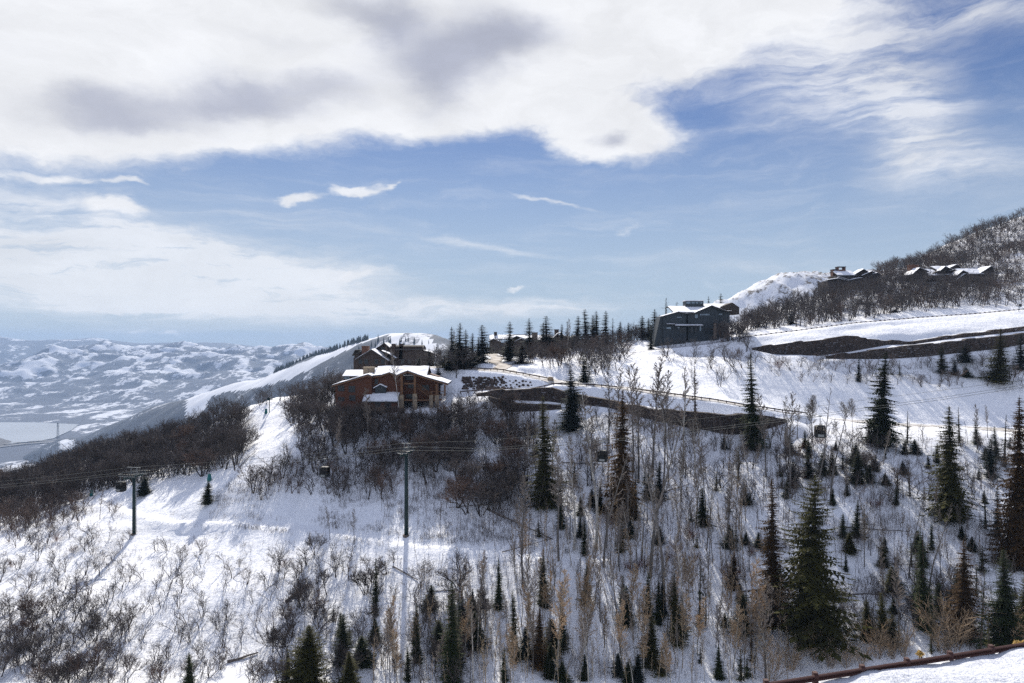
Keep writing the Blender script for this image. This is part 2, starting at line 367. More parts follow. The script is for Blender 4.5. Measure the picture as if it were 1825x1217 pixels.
def hz(x, y):
    x = np.asarray(x, float); y = np.asarray(y, float)
    ix = np.clip(np.searchsorted(gx, x)-1, 0, len(gx)-2); iy = np.clip(np.searchsorted(gy, y)-1, 0, len(gy)-2)
    fx = np.clip((x-gx[ix])/(gx[ix+1]-gx[ix]), 0, 1); fy = np.clip((y-gy[iy])/(gy[iy+1]-gy[iy]), 0, 1)
    return (GZ[iy,ix]*(1-fx)+GZ[iy,ix+1]*fx)*(1-fy)+(GZ[iy+1,ix]*(1-fx)+GZ[iy+1,ix+1]*fx)*fy
YS = np.arange(97, 635, .5)
def hit(px, py):
    """first point where the line of sight through a photo pixel meets the hillside"""
    x = (px-CX)/F*YS; z = (CY-py)/F*YS; g = hz(x, YS); i = np.nonzero(g >= z)[0]
    if len(i) == 0: return None
    i = i[0]; 
    if i == 0: return Vector((x[0], YS[0], g[0]))
    a = g[i-1]-z[i-1]; b = g[i]-z[i]; t = -a/(b-a) if b != a else 0
    Y = YS[i-1]+.5*t; X = (px-CX)/F*Y
    return Vector((X, Y, float(hz(X, Y))))
def proj(p): return CX+p[0]/p[1]*F, CY-p[2]/p[1]*F

def snow_mat(name, tint=(.87,.88,.90), debris=.35, bscale=1.0):
    m = bpy.data.materials.new(name); m.use_nodes = True; t = NT(m.node_tree); b = t.n['Principled BSDF']
    b.inputs['Roughness'].default_value = .75; b.inputs['Specular IOR Level'].default_value = .2
    pos = t.add('ShaderNodeNewGeometry').outputs['Position']
    n1 = t.noise(pos, .55*bscale, 6, .6); n2 = t.noise(pos, 2.6*bscale, 5, .65); 
    streak = t.noise(t.mapping(pos, rot=(0,0,R(9)), sca=(1.0,.16,.3)), 1.1*bscale, 5, .6, .8)   # slide and drip lines running downhill
    hgt = t.math('ADD', t.math('MULTIPLY', n1, .9), t.math('ADD', t.math('MULTIPLY', n2, .28), t.math('MULTIPLY', streak, 1.15)))
    bn = t.add('ShaderNodeBump'); bn.inputs['Strength'].default_value = .55; bn.inputs['Distance'].default_value = .75
    t.l.new(hgt, bn.inputs['Height']); t.l.new(bn.outputs[0], b.inputs['Normal'])
    dn = t.noise(pos, .9, 8, .72); big = t.noise(pos, .045, 3, .5)
    k = t.math('MULTIPLY', t.ramp(dn, .60, .70), t.ramp(big, .38, .62, 0, debris))
    c = t.mix(k, tuple(tint), (.16,.125,.105))
    c = t.mix(t.ramp(n1, .3, .7, 0, .10), c, (.74,.75,.79))
    t.l.new(c, b.inputs['Base Color'])
    return m
SNOW = snow_mat('snow', debris=.5)
SNOW_FAR = snow_mat('snow_pack', debris=.0)
tag(grid_mesh('hillside', GX, GY, GZ, SNOW), kind='structure')

# road surfaces: sheets a little above the ground
def ribbon(P, hw, lift, name, material, step=2.0, jitter=0.0, n=5):
    Q = resample(P, step); V = []; 
    for i, p in enumerate(Q):
        d = (Q[min(i+1,len(Q)-1)]-Q[max(i-1,0)]); d.z = 0; d.normalize(); s = Vector((-d.y, d.x, 0))
        w = hw*(1+jitter*float(vnoise(np.array(i*.23), np.array(3.1))))
        for k in range(n):
            q = p+s*w*(k/(n-1)*2-1); V.append((q.x, q.y, max(float(hz(q.x, q.y)), p.z-.3)+lift))
    nn = len(Q); i = np.arange(nn-1)[:,None]*n+np.arange(n-1)[None,:]
    return fast_mesh(name, np.array(V), np.stack([i,i+1,i+1+n,i+n],-1).reshape(-1,4), material)
ROAD = mat('road_grit', (.30,.27,.23), .85, .5, .5, .2, col2=(.62,.61,.60), stretch=(1,1,1))
ROADB = mat('road_grit_brown', (.25,.21,.165), .85, .5, .35, .2, col2=(.50,.46,.42))
tag(ribbon(road1, 5.0, .10, 'road', ROAD, jitter=.2), kind='structure')
tag(ribbon(road2, 2.4, .14, 'side_road', ROADB, jitter=.2), kind='structure')
tag(ribbon(shelf, 2.2, .10, 'upper_road', mat('packed_snow_road', (.66,.66,.69), .8, .3, .6, .3)), kind='structure')

# ---------------------------------------------------------------- ski mountain, tailings hill, far valley
def vegsnow(name, tree=(.055,.065,.075), snow=(.66,.68,.72), scale=.004, runs=None, cover=.5, stretch=(1,1,1), contrast=.06, fine=8):
    m = bpy.data.materials.new(name); m.use_nodes = True; t = NT(m.node_tree); b = t.n['Principled BSDF']
    b.inputs['Roughness'].default_value = .85; b.inputs['Specular IOR Level'].default_value = .1
    pos = t.add('ShaderNodeNewGeometry').outputs['Position']; v = t.mapping(pos, sca=stretch)
    n = t.math('ADD', t.math('MULTIPLY', t.noise(v, scale, 9, .6, .3), .62), t.math('MULTIPLY', t.noise(v, scale*fine, 5, .68), .38))
    at_ = t.add('ShaderNodeAttribute'); at_.attribute_name = 'veg'
    n = t.math('ADD', n, t.math('SUBTRACT', at_.outputs['Fac'], .5))
    k = t.ramp(n, .5+(0.5-cover)*.3-contrast, .5+(0.5-cover)*.3+contrast)
    c = t.mix(k, tuple(snow), tuple(tree)); t.l.new(c, b.inputs['Base Color'])
    bn = t.add('ShaderNodeBump'); bn.inputs['Strength'].default_value = .5; bn.inputs['Distance'].default_value = .4/scale*.02
    t.l.new(n, bn.inputs['Height']); t.l.new(bn.outputs[0], b.inputs['Normal'])
    return m
def attr(o, name, arr):
    a = o.data.attributes.new(name, 'FLOAT', 'POINT'); a.data.foreach_set('value', np.asarray(arr, np.float32).ravel())
def tri_mask(X, Y, Z, polys, soft=6):
    """how far inside image-free ground polygons (given as sight pixels at build time) a vertex lies"""
    px = CX+X/Y*F; py = CY-Z/Y*F; out = np.zeros(X.shape)
    for pl in polys:
        ins = np.zeros(X.shape, bool); n = len(pl)
        for i in range(n):
            (x1,y1),(x2,y2) = pl[i], pl[(i+1)%n]
            if y1 == y2: continue
            c = ((y1 > py) != (y2 > py)) & (px < (x2-x1)*(py-y1)/(y2-y1)+x1); ins ^= c
        out = np.maximum(out, ins)
    return out
# ski mountain: ridge runs from the summit down to the valley
M = []
def mp(px, rows):
    for py, Y in rows: p = at(px, py, Y); M.append((p.x, p.y, p.z))
ridge = [(-60,838,3600),(0,822,3450),(100,788,3250),(200,757,3000),(270,728,2850),(335,712,2700),(400,690,2600),(450,676,2500),(500,660,2400),(560,638,2300),(610,618,2200),(650,604,2120),(700,594,2050),(740,592,2000),(780,604,1960),(840,632,1920),(920,672,1880)]
for px, py, Y in ridge:
    mp(px, [(py, Y)]); p = at(px, py, Y)
    M.append((p.x, p.y+500, p.z-190)); M.append((p.x, p.y+1100, p.z-420))
    M.append((p.x+60, p.y-330, p.z-105)); M.append((p.x+150, p.y-750, p.z-290)); M.append((p.x+250, p.y-1200, p.z-480))
SKI = RBF(M, 1000.0, 3e-4)
mx = np.arange(-3300, 600, 13.0); my = np.arange(1050, 4300, 16.0); MX, MY = np.meshgrid(mx, my); MZ = SKI(MX, MY)
MZ = MZ + fbm(MX/170, MY/170, 4, 5)*9
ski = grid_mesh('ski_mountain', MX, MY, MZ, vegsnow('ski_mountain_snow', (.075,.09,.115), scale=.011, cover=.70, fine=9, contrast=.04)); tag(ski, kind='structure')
runs = tri_mask(MX, MY, MZ, [
  [(333,735),(337,700),(372,690),(430,680),(480,668),(540,647),(590,622),(650,600),(690,596),(640,612),(600,632),(560,652),(520,672),(450,690),(400,697),(372,706),(362,732),(350,742)],
  [(700,592),(716,592),(712,640),(680,640)], [(752,596),(768,606),(776,640),(745,640)], [(110,784),(128,785),(130,800),(112,798)]])
dark = tri_mask(MX, MY, MZ, [[(100,790),(200,755),(335,712),(345,700),(340,760),(200,800),(60,830)]])
attr(ski, 'veg', .52 - .9*runs + .05*dark - .02*sstep((MX+500)/600) - .10*sstep((MX+330)/90)*(1-sstep((MX+255)/60)))
# tailings hill behind the upper houses
T = []
for px, py, Y in [(1230,585,820),(1290,552,820),(1330,530,820),(1362,514,820),(1385,501,820),(1402,490,820),(1412,489,822),(1428,495,850),(1450,493,870),(1480,492,890),(1530,491,900),(1620,490,900)]:
    p = at(px, py, Y); T += [(p.x,p.y,p.z),(p.x,p.y+160,p.z-60),(p.x+5,p.y-30,p.z-15),(p.x+8,p.y-80,p.z-34),(p.x+10,p.y-170,p.z-70)]
TH = RBF(T, 300., 1e-5); tx = np.arange(180, 460, 2.0); ty = np.arange(600, 1000, 2.6); TX, TY = np.meshgrid(tx, ty)
TZ = TH(TX, TY)+ridged(TX/24+TY/90, TY/110, 4, 9)*3.6+fbm(TX/9, TY/14, 3, 3)*.9
th = grid_mesh('snowy_hill', TX, TY, TZ, vegsnow('tailings_snow', (.13,.115,.10), scale=.06, cover=.30, fine=6, contrast=.05)); attr(th, 'veg', .5+.04*ridged(TX/24+TY/90, TY/110, 3, 9)); tag(th, kind='structure')
# far valley and ranges
VZ = -505.0
fx_ = np.concatenate([np.arange(-14000,-9000,140.), np.arange(-9000, 600, 30.), np.arange(600, 9000, 260.)]); fy_ = np.concatenate([np.arange(2600,4500,90.), np.arange(4500,9500,32.), np.arange(9500,16500,60.)])
FX, FY = np.meshgrid(fx_, fy_)
def rise(a, b): return sstep((FY-a)/(b-a))
foot = 4950 + 300*fbm(FX/1500, FX*0, 2, 4)
z1 = sstep((FY-foot)/2600)
FZ = VZ + 70*z1 + z1*(ridged(FX/1300+.3, FY/1100, 6, 21)*100+ridged(FX/420, FY/420, 4, 2)*22)
# middle range rises toward the right
mid = np.exp(-((FY-8300)/1100)**2)*sstep((FX+6600)/2000)*(1-.2*sstep((FX+3000)/1500))
FZ += mid*(225+55*ridged(FX/1500, FY/1300, 6, 33))
back = sstep((FY-9300)/3200)
sky_px = CX+FX/FY*F
crest = np.interp(sky_px, [-300,0,60,150,175,200,250,300,400,440,480,520,560,700,1500],[470,600-0,607,603,602,605,611,609,609,613,620,627,634,650,660])
crest[:] = crest
cz = (CY-np.where(crest<500, 606, crest))/F*12800
FZ = FZ*(1-back) + back*(cz - 22 + 24*ridged(FX/2200, FY/1700, 5, 55) )
FZ -= sstep((FY-13200)/2600)*500
FZ = np.where(FY < 4950, np.minimum(FZ, VZ), FZ)
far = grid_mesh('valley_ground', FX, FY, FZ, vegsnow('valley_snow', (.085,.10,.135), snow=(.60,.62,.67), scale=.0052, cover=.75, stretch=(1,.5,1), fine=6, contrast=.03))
flat = (1-sstep((FZ-VZ-10)/70))
gyy, gxx = np.gradient(FZ); lap = np.zeros(FZ.shape); sm = FZ.copy()
for _ in range(3): sm[1:-1,1:-1] = (sm[1:-1,1:-1]*2+sm[:-2,1:-1]+sm[2:,1:-1]+sm[1:-1,:-2]+sm[1:-1,2:])/6
l2 = np.zeros(FZ.shape); q = 4; l2[q:-q,q:-q] = (sm[2*q:,q:-q]+sm[:-2*q,q:-q]+sm[q:-q,2*q:]+sm[q:-q,:-2*q]-4*sm[q:-q,q:-q])
fold = np.clip(l2/40, -1, 1)*.06 + np.clip(gxx/14, -1, 1)*.08     # brush keeps to gullies and one aspect
attr(far, 'veg', fold*(z1) + .47 + .015*flat + .085*back - .10*sstep((FZ+5)/40.)*back - .08*tri_mask(FX, FY, FZ, [[(90,742),(250,705),(300,715),(170,750)]]) + .10*tri_mask(FX, FY, FZ, [[(110,715),(260,712),(265,716),(110,719)],[(130,745),(220,722),(222,726),(140,749)]])); tag(far, kind='structure')
# frozen lake
lk = MB(); LZ = VZ+4
pts = [at(px, py, -LZ*F/(py-CY)) for px, py in [(-900,752),(-200,752),(60,752.5),(140,756),(128,766),(95,781),(60,787),(0,790),(-300,788),(-900,788)]]
lk.v = [(p.x, p.y, LZ) for p in pts]; lk.f = [tuple(range(len(pts)))[::-1]]; lk.m = [0]
LAKE = mat('lake_ice', (.30,.33,.37), .35, .12, .0012, 0, spec=.5)
tag(lk.build('lake', LAKE), kind='structure')
# low hill and road at the foot of the ski mountain
lh = MB()
hx = np.arange(-3600,-1700,25.); hy = np.arange(2400,4300,40.); HX, HY = np.meshgrid(hx, hy)
HZ = VZ-25 + 92*np.exp(-(((HX+2590)/120)**2+((HY-3500)/200)**2)) + 6*fbm(HX/90, HY/90, 3, 6)
hh = grid_mesh('low_hill', HX, HY, HZ, vegsnow('low_hill_brush', (.10,.10,.105), scale=.02, cover=.85, fine=5)); attr(hh, 'veg', np.where(HZ > VZ-5, .58, .40)); tag(hh, kind='structure')
hw = [at(px, py, -(VZ+2)*F/(py-CY)) for px, py in [(-80,806),(0,797),(50,791),(110,787)]]
hb = MB()
for off, w in ((0,14),(70,11)):
    for a, b in zip(hw[:-1], hw[1:]):
        n = (b-a); n.z = 0; n.normalize(); s = Vector((-n.y,n.x,0))
        hb.add([a+s*(off-w)+Vector((0,0,4)), b+s*(off-w)+Vector((0,0,4)), b+s*(off+w)+Vector((0,0,4)), a+s*(off+w)+Vector((0,0,4))], [(0,1,2,3)])
tag(hb.build('highway', mat('highway_asphalt', (.16,.16,.165), .8, .2, .01)), kind='structure')

# ---------------------------------------------------------------- air
def build_haze():
    b = MB(); b.box(-14500, 9500, -300, 16700, VZ-260, 175)
    o = b.build('haze', []); m = bpy.data.materials.new('haze_air'); m.use_nodes = True; t = NT(m.node_tree); t.n.clear()
    out = t.add('ShaderNodeOutputMaterial'); v = t.add('ShaderNodeVolumePrincipled')
    v.inputs['Color'].default_value = (.52,.71,1.0,1); v.inputs['Density'].default_value = 6.0e-5; v.inputs['Anisotropy'].default_value = .0
    t.l.new(v.outputs[0], out.inputs['Volume']); o.data.materials.append(m); tag(o, kind='stuff'); m.cycles.homogeneous_volume = True if hasattr(m.cycles,'homogeneous_volume') else False
build_haze()
# ---------------------------------------------------------------- built things
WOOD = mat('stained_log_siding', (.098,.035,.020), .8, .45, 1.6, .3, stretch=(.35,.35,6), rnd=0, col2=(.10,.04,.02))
WOODL = mat('log_post', (.19,.095,.045), .7, .35, 1.5, .2, stretch=(2,2,.4))
STONE = mat('field_stone', (.36,.27,.17), .85, .5, 1.3, .5, col2=(.20,.16,.12))
STONEG = mat('grey_brown_stone', (.16,.125,.10), .85, .5, 1.3, .5, col2=(.09,.075,.065))
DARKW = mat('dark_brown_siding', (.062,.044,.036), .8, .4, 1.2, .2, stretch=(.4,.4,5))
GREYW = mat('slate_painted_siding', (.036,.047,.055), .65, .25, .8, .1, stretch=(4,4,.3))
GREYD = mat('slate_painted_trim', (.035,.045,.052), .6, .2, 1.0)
SHINGLE = mat('brown_shingle', (.045,.035,.030), .85, .3, 2.0, .3)  # dark brown wall colour shared by the farther houses
ROOFM = mat('asphalt_shingle', (.07,.065,.06), .85, .4, 2.5, .3)
SNOWR = mat('roof_snow_cover', (.84,.85,.87), .7, .08, .35, .35, col2=(.72,.73,.77))
GLASS = mat('window_glass', (.025,.03,.035), .12, .3, .8, 0, spec=.35)
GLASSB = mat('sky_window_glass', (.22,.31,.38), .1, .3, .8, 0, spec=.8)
TRIM = mat('window_trim', (.05,.055,.06), .6)
BRICK = mat('red_brown_masonry', (.17,.085,.055), .85, .4, 3.0, .3)
RUST = mat('weathered_guardrail', (.075,.036,.029), .7, .4, 3.0, .2, col2=(.07,.03,.025))
RUSTD = mat('dark_guardrail', (.075,.05,.042), .75, .4, 2.0, .2)
STEELG = mat('dark_green_steel', (.007,.026,.025), .45, .25, 1.0)
GALV = mat('galvanised_steel', (.20,.21,.205), .6, .3, 3.0, 0)
RUBBER = mat('black_rubber', (.02,.02,.02), .6)
TEAL = mat('teal_padding', (.01,.14,.14), .6, .3, 1.5)
CABINP = mat('cabin_shell', (.010,.012,.013), .55, .2, 2.0, spec=.2)
CABING = mat('cabin_glazing', (.05,.06,.07), .05, spec=.9, trans=0)
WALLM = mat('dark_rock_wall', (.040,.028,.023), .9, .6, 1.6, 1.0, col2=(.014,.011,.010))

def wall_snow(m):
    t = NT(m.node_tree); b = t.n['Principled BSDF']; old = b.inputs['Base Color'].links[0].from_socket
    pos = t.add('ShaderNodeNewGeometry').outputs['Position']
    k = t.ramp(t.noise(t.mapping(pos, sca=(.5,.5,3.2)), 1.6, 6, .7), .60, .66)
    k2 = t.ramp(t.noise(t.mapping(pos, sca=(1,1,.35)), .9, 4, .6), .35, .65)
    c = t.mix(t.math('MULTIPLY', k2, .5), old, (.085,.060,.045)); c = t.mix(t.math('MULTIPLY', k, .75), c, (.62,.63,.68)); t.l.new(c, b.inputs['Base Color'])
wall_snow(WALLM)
class House:
    """a building designed on a front elevation; lx across, y depth (away), z up, metres"""
    def __init__(s, name, base, label, cat, rz=0, group=None):
        s.root = empty(name, base, rz); tag(s.root, label, cat, group)
    def part(s, name, m, fn, parent=None, label=None):
        b = MB(); fn(b); o = b.build(name, m, parent or s.root); tag(o, label); return o
    def roof(s, top, y0, y1, snow=.32, thick=.3, axis='y', parent=None, label=None, m=None, inset=.12):
        r = s.part('roof', m or ROOFM, lambda b: b.band(top, thick, y0, y1, axis), parent, label)
        if snow:
            sn = MB()
            # snow blanket, broken into cells so its top is uneven
            for i in range(len(top)-1):
                (xa, za), (xb, zb) = top[i], top[i+1]; L = abs(xb-xa); n = max(2, int(L/1.1)); mny = max(2, int((y1-y0)/1.3))
                va = []
                for a in range(n+1):
                    for c in range(mny+1):
                        t = a/n; x = xa+(xb-xa)*t; z = za+(zb-za)*t; y = y0+inset+(y1-y0-2*inset)*c/mny
                        h = snow*(.75+.35*float(vnoise(np.array(x*.6+y0), np.array(y*.6+za*3)))) * (.55 if (c in (0, mny)) else 1) * (.7 if (a == 0 and i == 0) or (a == n and i == len(top)-2) else 1)
                        va.append((x, y, z+.01, h))
                o = len(sn.v)
                if axis == 'y':
                    sn.v += [(x,y,z+h) for x,y,z,h in va] + [(x,y,z) for x,y,z,h in va]
                else:
                    sn.v += [(y,x,z+h) for x,y,z,h in va] + [(y,x,z) for x,y,z,h in va]
                N = len(va); w = mny+1
                for a in range(n):
                    for c in range(mny): q = o+a*w+c; sn.f.append((q, q+1, q+1+w, q+w)); sn.m.append(0)
                for a in range(n):
                    for c in (0, mny): q = o+a*w+c; sn.f.append((q, q+w, q+w+N, q+N)); sn.m.append(0)
                for c in range(mny):
                    for a in (0, n): q = o+a*w+c; sn.f.append((q, q+1, q+1+N, q+N)); sn.m.append(0)
            sn.build('snow_cover', SNOWR, r, smooth=False)
        return r
    def window(s, x0, x1, z0, z1, y, bars=1, glass=None, frame=None, sill=True, parent=None):
        f = MB(); t = .12
        f.box(x0-t, x1+t, y-.12, y+.05, z1, z1+t); f.box(x0-t, x1+t, y-.16, y+.05, z0-t, z0)
        f.box(x0-t, x0, y-.12, y+.05, z0, z1); f.box(x1, x1+t, y-.12, y+.05, z0, z1)
        for i in range(1, bars+1):
            x = x0+(x1-x0)*i/(bars+1); f.box(x-.05, x+.05, y-.10, y+.02, z0, z1)
        w = f.build('window', frame or TRIM, parent or s.root)
        g = MB(); g.box(x0, x1, y-.03, y+.03, z0, z1); g.build('pane', glass or GLASS, w)
        return w

# --- brown log lodge -------------------------------------------------------
K = .1515/7.604       # metres per step of the elevation survey at 197 m
def bl(x, z): return ((x-874)*K, (1000-z)*K)       # local x, z
def bx(*p): return [bl(a, b) for a, b in p]
ax = (695-CX)/F*197; az = (CY-731.5)/F*197
H = House('log_lodge', (ax, 197, az), 'red-brown log lodge with snowy gabled roofs and a tan stone chimney', 'house')
H.part('wall', WOOD, lambda b: b.prof(bx((135,1010),(135,665),(585,528),(625,545),(625,1010)), 0, 13), label='left gabled wing wall of reddish logs')
H.part('wall', WOOD, lambda b: b.prof(bx((620,1010),(620,540),(860,500),(960,535),(1010,520),(1010,1010)), 1.6, 12), label='recessed middle wall of reddish logs')
H.part('wall', WOOD, lambda b: b.prof(bx((1000,900),(1000,545),(1115,480),(1290,540),(1500,625),(1500,900)), 3.2, 12), label='right wall set back under the entry gable')
H.part('wall', WOOD, lambda b: b.prof(bx((1160,900),(1160,455),(1500,560),(1500,900)), 8, 12), label='rear upper wall')
H.part('lower_wall', WOOD, lambda b: b.box(bl(560,0)[0], bl(990,0)[0], -2.2, 1.6, -1.5, bl(0,868)[1]))
H.roof(bx((92,655),(585,508),(640,532)), -1.0, 13.5)
H.roof(bx((600,532),(760,518),(860,482),(965,524)), .4, 12)
H.roof(bx((955,524),(1115,458),(1290,522),(1665,632)), -.8, 12)
# main long roof behind the gables: ridge runs across
zr = bl(0,418)[1]; ze = bl(0,520)[1]
H.roof([(2.5, ze-.25), (8.2, zr), (13.5, zr-2.2)], bl(630,0)[0], bl(1365,0)[0], axis='x', label='long main roof with its ridge running across')
H.roof([(5.0, bl(0,545)[1]), (9.5, bl(0,476)[1]), (13.0, bl(0,520)[1])], bl(165,0)[0], bl(458,0)[0], axis='x')
H.part('wall', WOOD, lambda b: b.box(bl(180,0)[0], bl(450,0)[0], 6, 12.5, 0, bl(0,548)[1]), label='rear left wall')
H.part('chimney', STONE, lambda b: (b.box(bl(458,0)[0], bl(600,0)[0], 5.0, 7.4, 3, bl(0,430)[1]), b.box(bl(452,0)[0], bl(606,0)[0], 4.85, 7.55, bl(0,430)[1], bl(0,420)[1])))
# eave boards give the roof its dark edge
H.part('eave_board', WOODL, lambda b: (b.band(bx((92,664),(585,518),(640,540)), .28, -1.05, -.95), b.band(bx((955,533),(1115,468),(1290,532),(1665,641)), .30, -.86, -.75), b.band(bx((640,541),(760,527),(860,491),(955,533)), .26, .34, .44)))
# blue-grey dormer on the middle wall
dm = H.part('dormer', GREYW, lambda b: b.prof(bx((668,775),(668,680),(740,650),(812,680),(812,775)), .5, 1.9))
H.part('dormer_roof', SNOWR, lambda b: b.band(bx((645,690),(738,636),(826,678)), .22, .3, 1.9), dm)
H.window(*[bl(705,0)[0], bl(775,0)[0], bl(0,745)[1], bl(0,692)[1]], .5, 2, parent=dm)
# windows
for x0, x1, z0, z1, y, bars in [(320,395,745,672,0,2),(176,206,732,668,0,1),(224,250,732,668,0,1),(700,760,930,884,-2.2,2),(830,900,935,884,-2.2,1),(1062,1190,588,528,3.2,2),
                                (1100,1180,700,655,3.2,1),(1075,1185,840,795,3.2,2),(176,206,860,820,0,1),(224,250,865,825,0,0),(330,400,860,800,0,1),(660,690,640,580,1.6,1),(1290,1380,730,670,3.2,1)]:
    H.window(bl(x0,0)[0], bl(x1,0)[0], bl(0,z0)[1], bl(0,z1)[1], y, bars)
H.window(bl(185,0)[0], bl(255,0)[0], bl(0,588)[1], bl(0,562)[1], 6, 2, glass=GLASSB)
# porch: deck, posts on stone bases, slanting stair rail
H.part('porch_deck', WOODL, lambda b: (b.box(bl(1005,0)[0], bl(1560,0)[0], -.4, 3.2, bl(0,852)[1]-.3, bl(0,852)[1]), b.box(bl(1060,0)[0], bl(1200,0)[0], .2, 3.2, bl(0,645)[1], bl(0,625)[1])))
for x0, x1, zt, zb in [(1018,1050,520,800),(1198,1228,520,780),(1495,1522,640,800),(1608,1630,650,800),(1425,1445,735,800)]:
    H.part('porch_post', WOODL, lambda b: b.box(bl(x0,0)[0], bl(x1,0)[0], -.3, .15, bl(0,zb)[1], bl(0,zt)[1]))
for x0, x1, zt in [(1005,1062,785),(1185,1242,772),(1485,1535,790),(1410,1460,790)]:
    H.part('post_footing', STONE, lambda b: b.box(bl(x0,0)[0], bl(x1,0)[0], -.6, .5, bl(0,1000)[1], bl(0,zt)[1]))
def rail(b):
    b.band(bx((1240,628),(1440,775)), .14, .3, .42); b.band(bx((1240,690),(1440,835)), .18, .3, .42)
    for i in range(14):
        x = 1245+i*14; z = 628+(x-1240)*.735; b.box(bl(x,0)[0], bl(x+3,0)[0], .33, .40, bl(0,z+62)[1], bl(0,z)[1])
    b.box(bl(1440,0)[0], bl(1630,0)[0], -.2, -.1, bl(0,745)[1], bl(0,737)[1]); b.box(bl(1440,0)[0], bl(1630,0)[0], -.2, -.1, bl(0,790)[1], bl(0,783)[1])
H.part('stair_rail', WOODL, rail)
H.roof([(-2.5, bl(0,868)[1]), (-.2, bl(0,800)[1]), (1.6, bl(0,770)[1])], bl(520,0)[0], bl(1000,0)[0], axis='x', snow=.5, label='low snow-covered balcony roof')

def simple_px(cx0, Y, base_py):
    k = Y/F
    return (lambda x: (x-cx0)*k), (lambda y: (base_py-y)*k), Vector(((cx0-CX)/F*Y, Y, (CY-base_py)/F*Y))
# --- dark lodge behind (elevation read in photo pixels) ---------------------
X_, Z_, base = simple_px(703, 250, 668)
H = House('dark_lodge', base, 'dark brown gabled lodge standing behind the red-brown log lodge', 'house')
pz = lambda pts: [(X_(a), Z_(b)) for a, b in pts]
z7 = lambda *pts: [(X_(580+a/7.604), Z_(600+b/7.604)) for a, b in pts]
H.part('wall', DARKW, lambda b: b.prof(z7((380,560),(380,290),(640,180),(850,315),(850,560)), 0, 12), label='front wall under the wide gable')
H.part('wall', DARKW, lambda b: b.prof(z7((620,400),(620,190),(755,95),(870,200),(870,400)), 7, 15), label='tall gable wall')
H.part('wall', DARKW, lambda b: b.prof(z7((850,560),(850,130),(1290,130),(1320,210),(1420,240),(1420,560)), 4, 13), label='long wall on the right')
H.part('wall', DARKW, lambda b: b.prof(z7((360,520),(360,250),(470,190),(470,520)), 4, 12), label='left end wall')
H.roof(z7((410,305),(630,170),(860,322)), -1.2, 12, snow=.28)
H.roof(z7((632,165),(755,82),(880,190)), 6, 15.5, snow=.12)
H.roof(z7((335,250),(375,178),(470,178)), 3, 12.5, snow=0)
H.roof([(3.2, Z_(622.5)), (8.5, Z_(615)), (13.5, Z_(620))], X_(693), X_(751), axis='x', snow=.0)
H.roof(z7((760,190),(870,235),(945,290)), 0, 7, snow=.3)
H.roof(z7((1290,180),(1420,215),(1530,275)), 4, 12, snow=.15)
H.part('chimney', BRICK, lambda b: (b.box(X_(641.5), X_(653), 3, 6, Z_(650), Z_(617.5)), b.box(X_(640.8), X_(653.8), 2.8, 6.2, Z_(617.5), Z_(616.5))), label='wide brick-red chimney')
H.part('chimney', DARKW, lambda b: (b.box(X_(695), X_(701.5), 3, 5, Z_(650), Z_(612.5)),))
H.part('chimney', DARKW, lambda b: (b.box(X_(708), X_(714.5), 4, 6, Z_(640), Z_(612.5)),))
for a in (640, 650, 668, 680, 712, 724, 738): H.window(X_(a), X_(a+5), Z_(648), Z_(641), 0 if a < 690 else 4, 1)
H.window(X_(672), X_(679), Z_(624), Z_(619), 7, 1)

# --- houses beyond the road trees ------------------------------------------
zc = lambda *pts: [(X_(860+a/9.125), Z_(570+b/9.125)) for a, b in pts]
X_, Z_, base = simple_px(915, 300, 636)
H = House('shingled_house', base, 'brown house with snowy gables and a stone chimney behind the roadside spruces', 'house')
H.part('wall', SHINGLE, lambda b: b.prof(zc((110,640),(110,335),(180,315),(290,370),(500,350),(500,640)), 0, 12), label='left front wall')
H.part('wall', SHINGLE, lambda b: b.prof(zc((450,640),(450,330),(560,270),(750,350),(900,330),(900,640)), 1, 12), label='gabled middle wall')
H.part('wall', SHINGLE, lambda b: b.prof(zc((535,640),(535,355),(625,305),(720,345),(720,640)), -.6, 1.0), label='projecting entry gable wall')
H.roof(zc((95,345),(180,305),(300,362)), -1, 8, snow=.3)
H.roof(zc((445,318),(555,262),(745,330)), 0, 10, snow=.35)
H.roof(zc((520,352),(625,300),(735,345)), -1.4, 1, snow=.25)
H.roof([(4, Z_(604)), (9, Z_(596.8)), (13, Z_(599))], X_(871), X_(955), axis='x', snow=.25)
H.roof(zc((480,243),(500,230),(730,230),(760,250)), 9, 13, snow=0)
H.part('chimney', STONEG, lambda b: (b.box(X_(948.5), X_(958.5), 2, 5, Z_(640), Z_(593)), b.box(X_(948), X_(959), 1.8, 5.2, Z_(593), Z_(592))), label='broad stone chimney')
H.part('chimney', DARKW, lambda b: (b.box(X_(879.5), X_(885), 8, 10, Z_(605), Z_(591.5)), b.box(X_(879), X_(885.5), 7.9, 10.1, Z_(591.5), Z_(591))), label='small dark chimney')
for a in (885, 893, 901, 928, 934): H.window(X_(a), X_(a+3.5), Z_(620), Z_(613), 0 if a < 910 else -.6, 1)
X_, Z_, base = simple_px(1000, 312, 630)
H = House('hillside_house', base, 'low house with a square chimney and stepped snowy roofs above the oak thicket', 'house')
H.part('wall', SHINGLE, lambda b: b.prof(zc((810,640),(810,380),(990,310),(1150,320),(1290,230),(1420,300),(1530,300),(1530,640)), 0, 11))
H.roof(zc((795,375),(985,300),(1060,290),(1150,292)), -1, 8, snow=.4)
H.roof(zc((1140,300),(1215,225),(1290,205)), -1, 9, snow=.35)
H.roof(zc((1280,210),(1330,262),(1420,285),(1530,258)), -1, 9, snow=.4)
H.roof([(3, Z_(605)), (8, Z_(597.5)), (12, Z_(601))], X_(958), X_(985), axis='x', snow=.35)
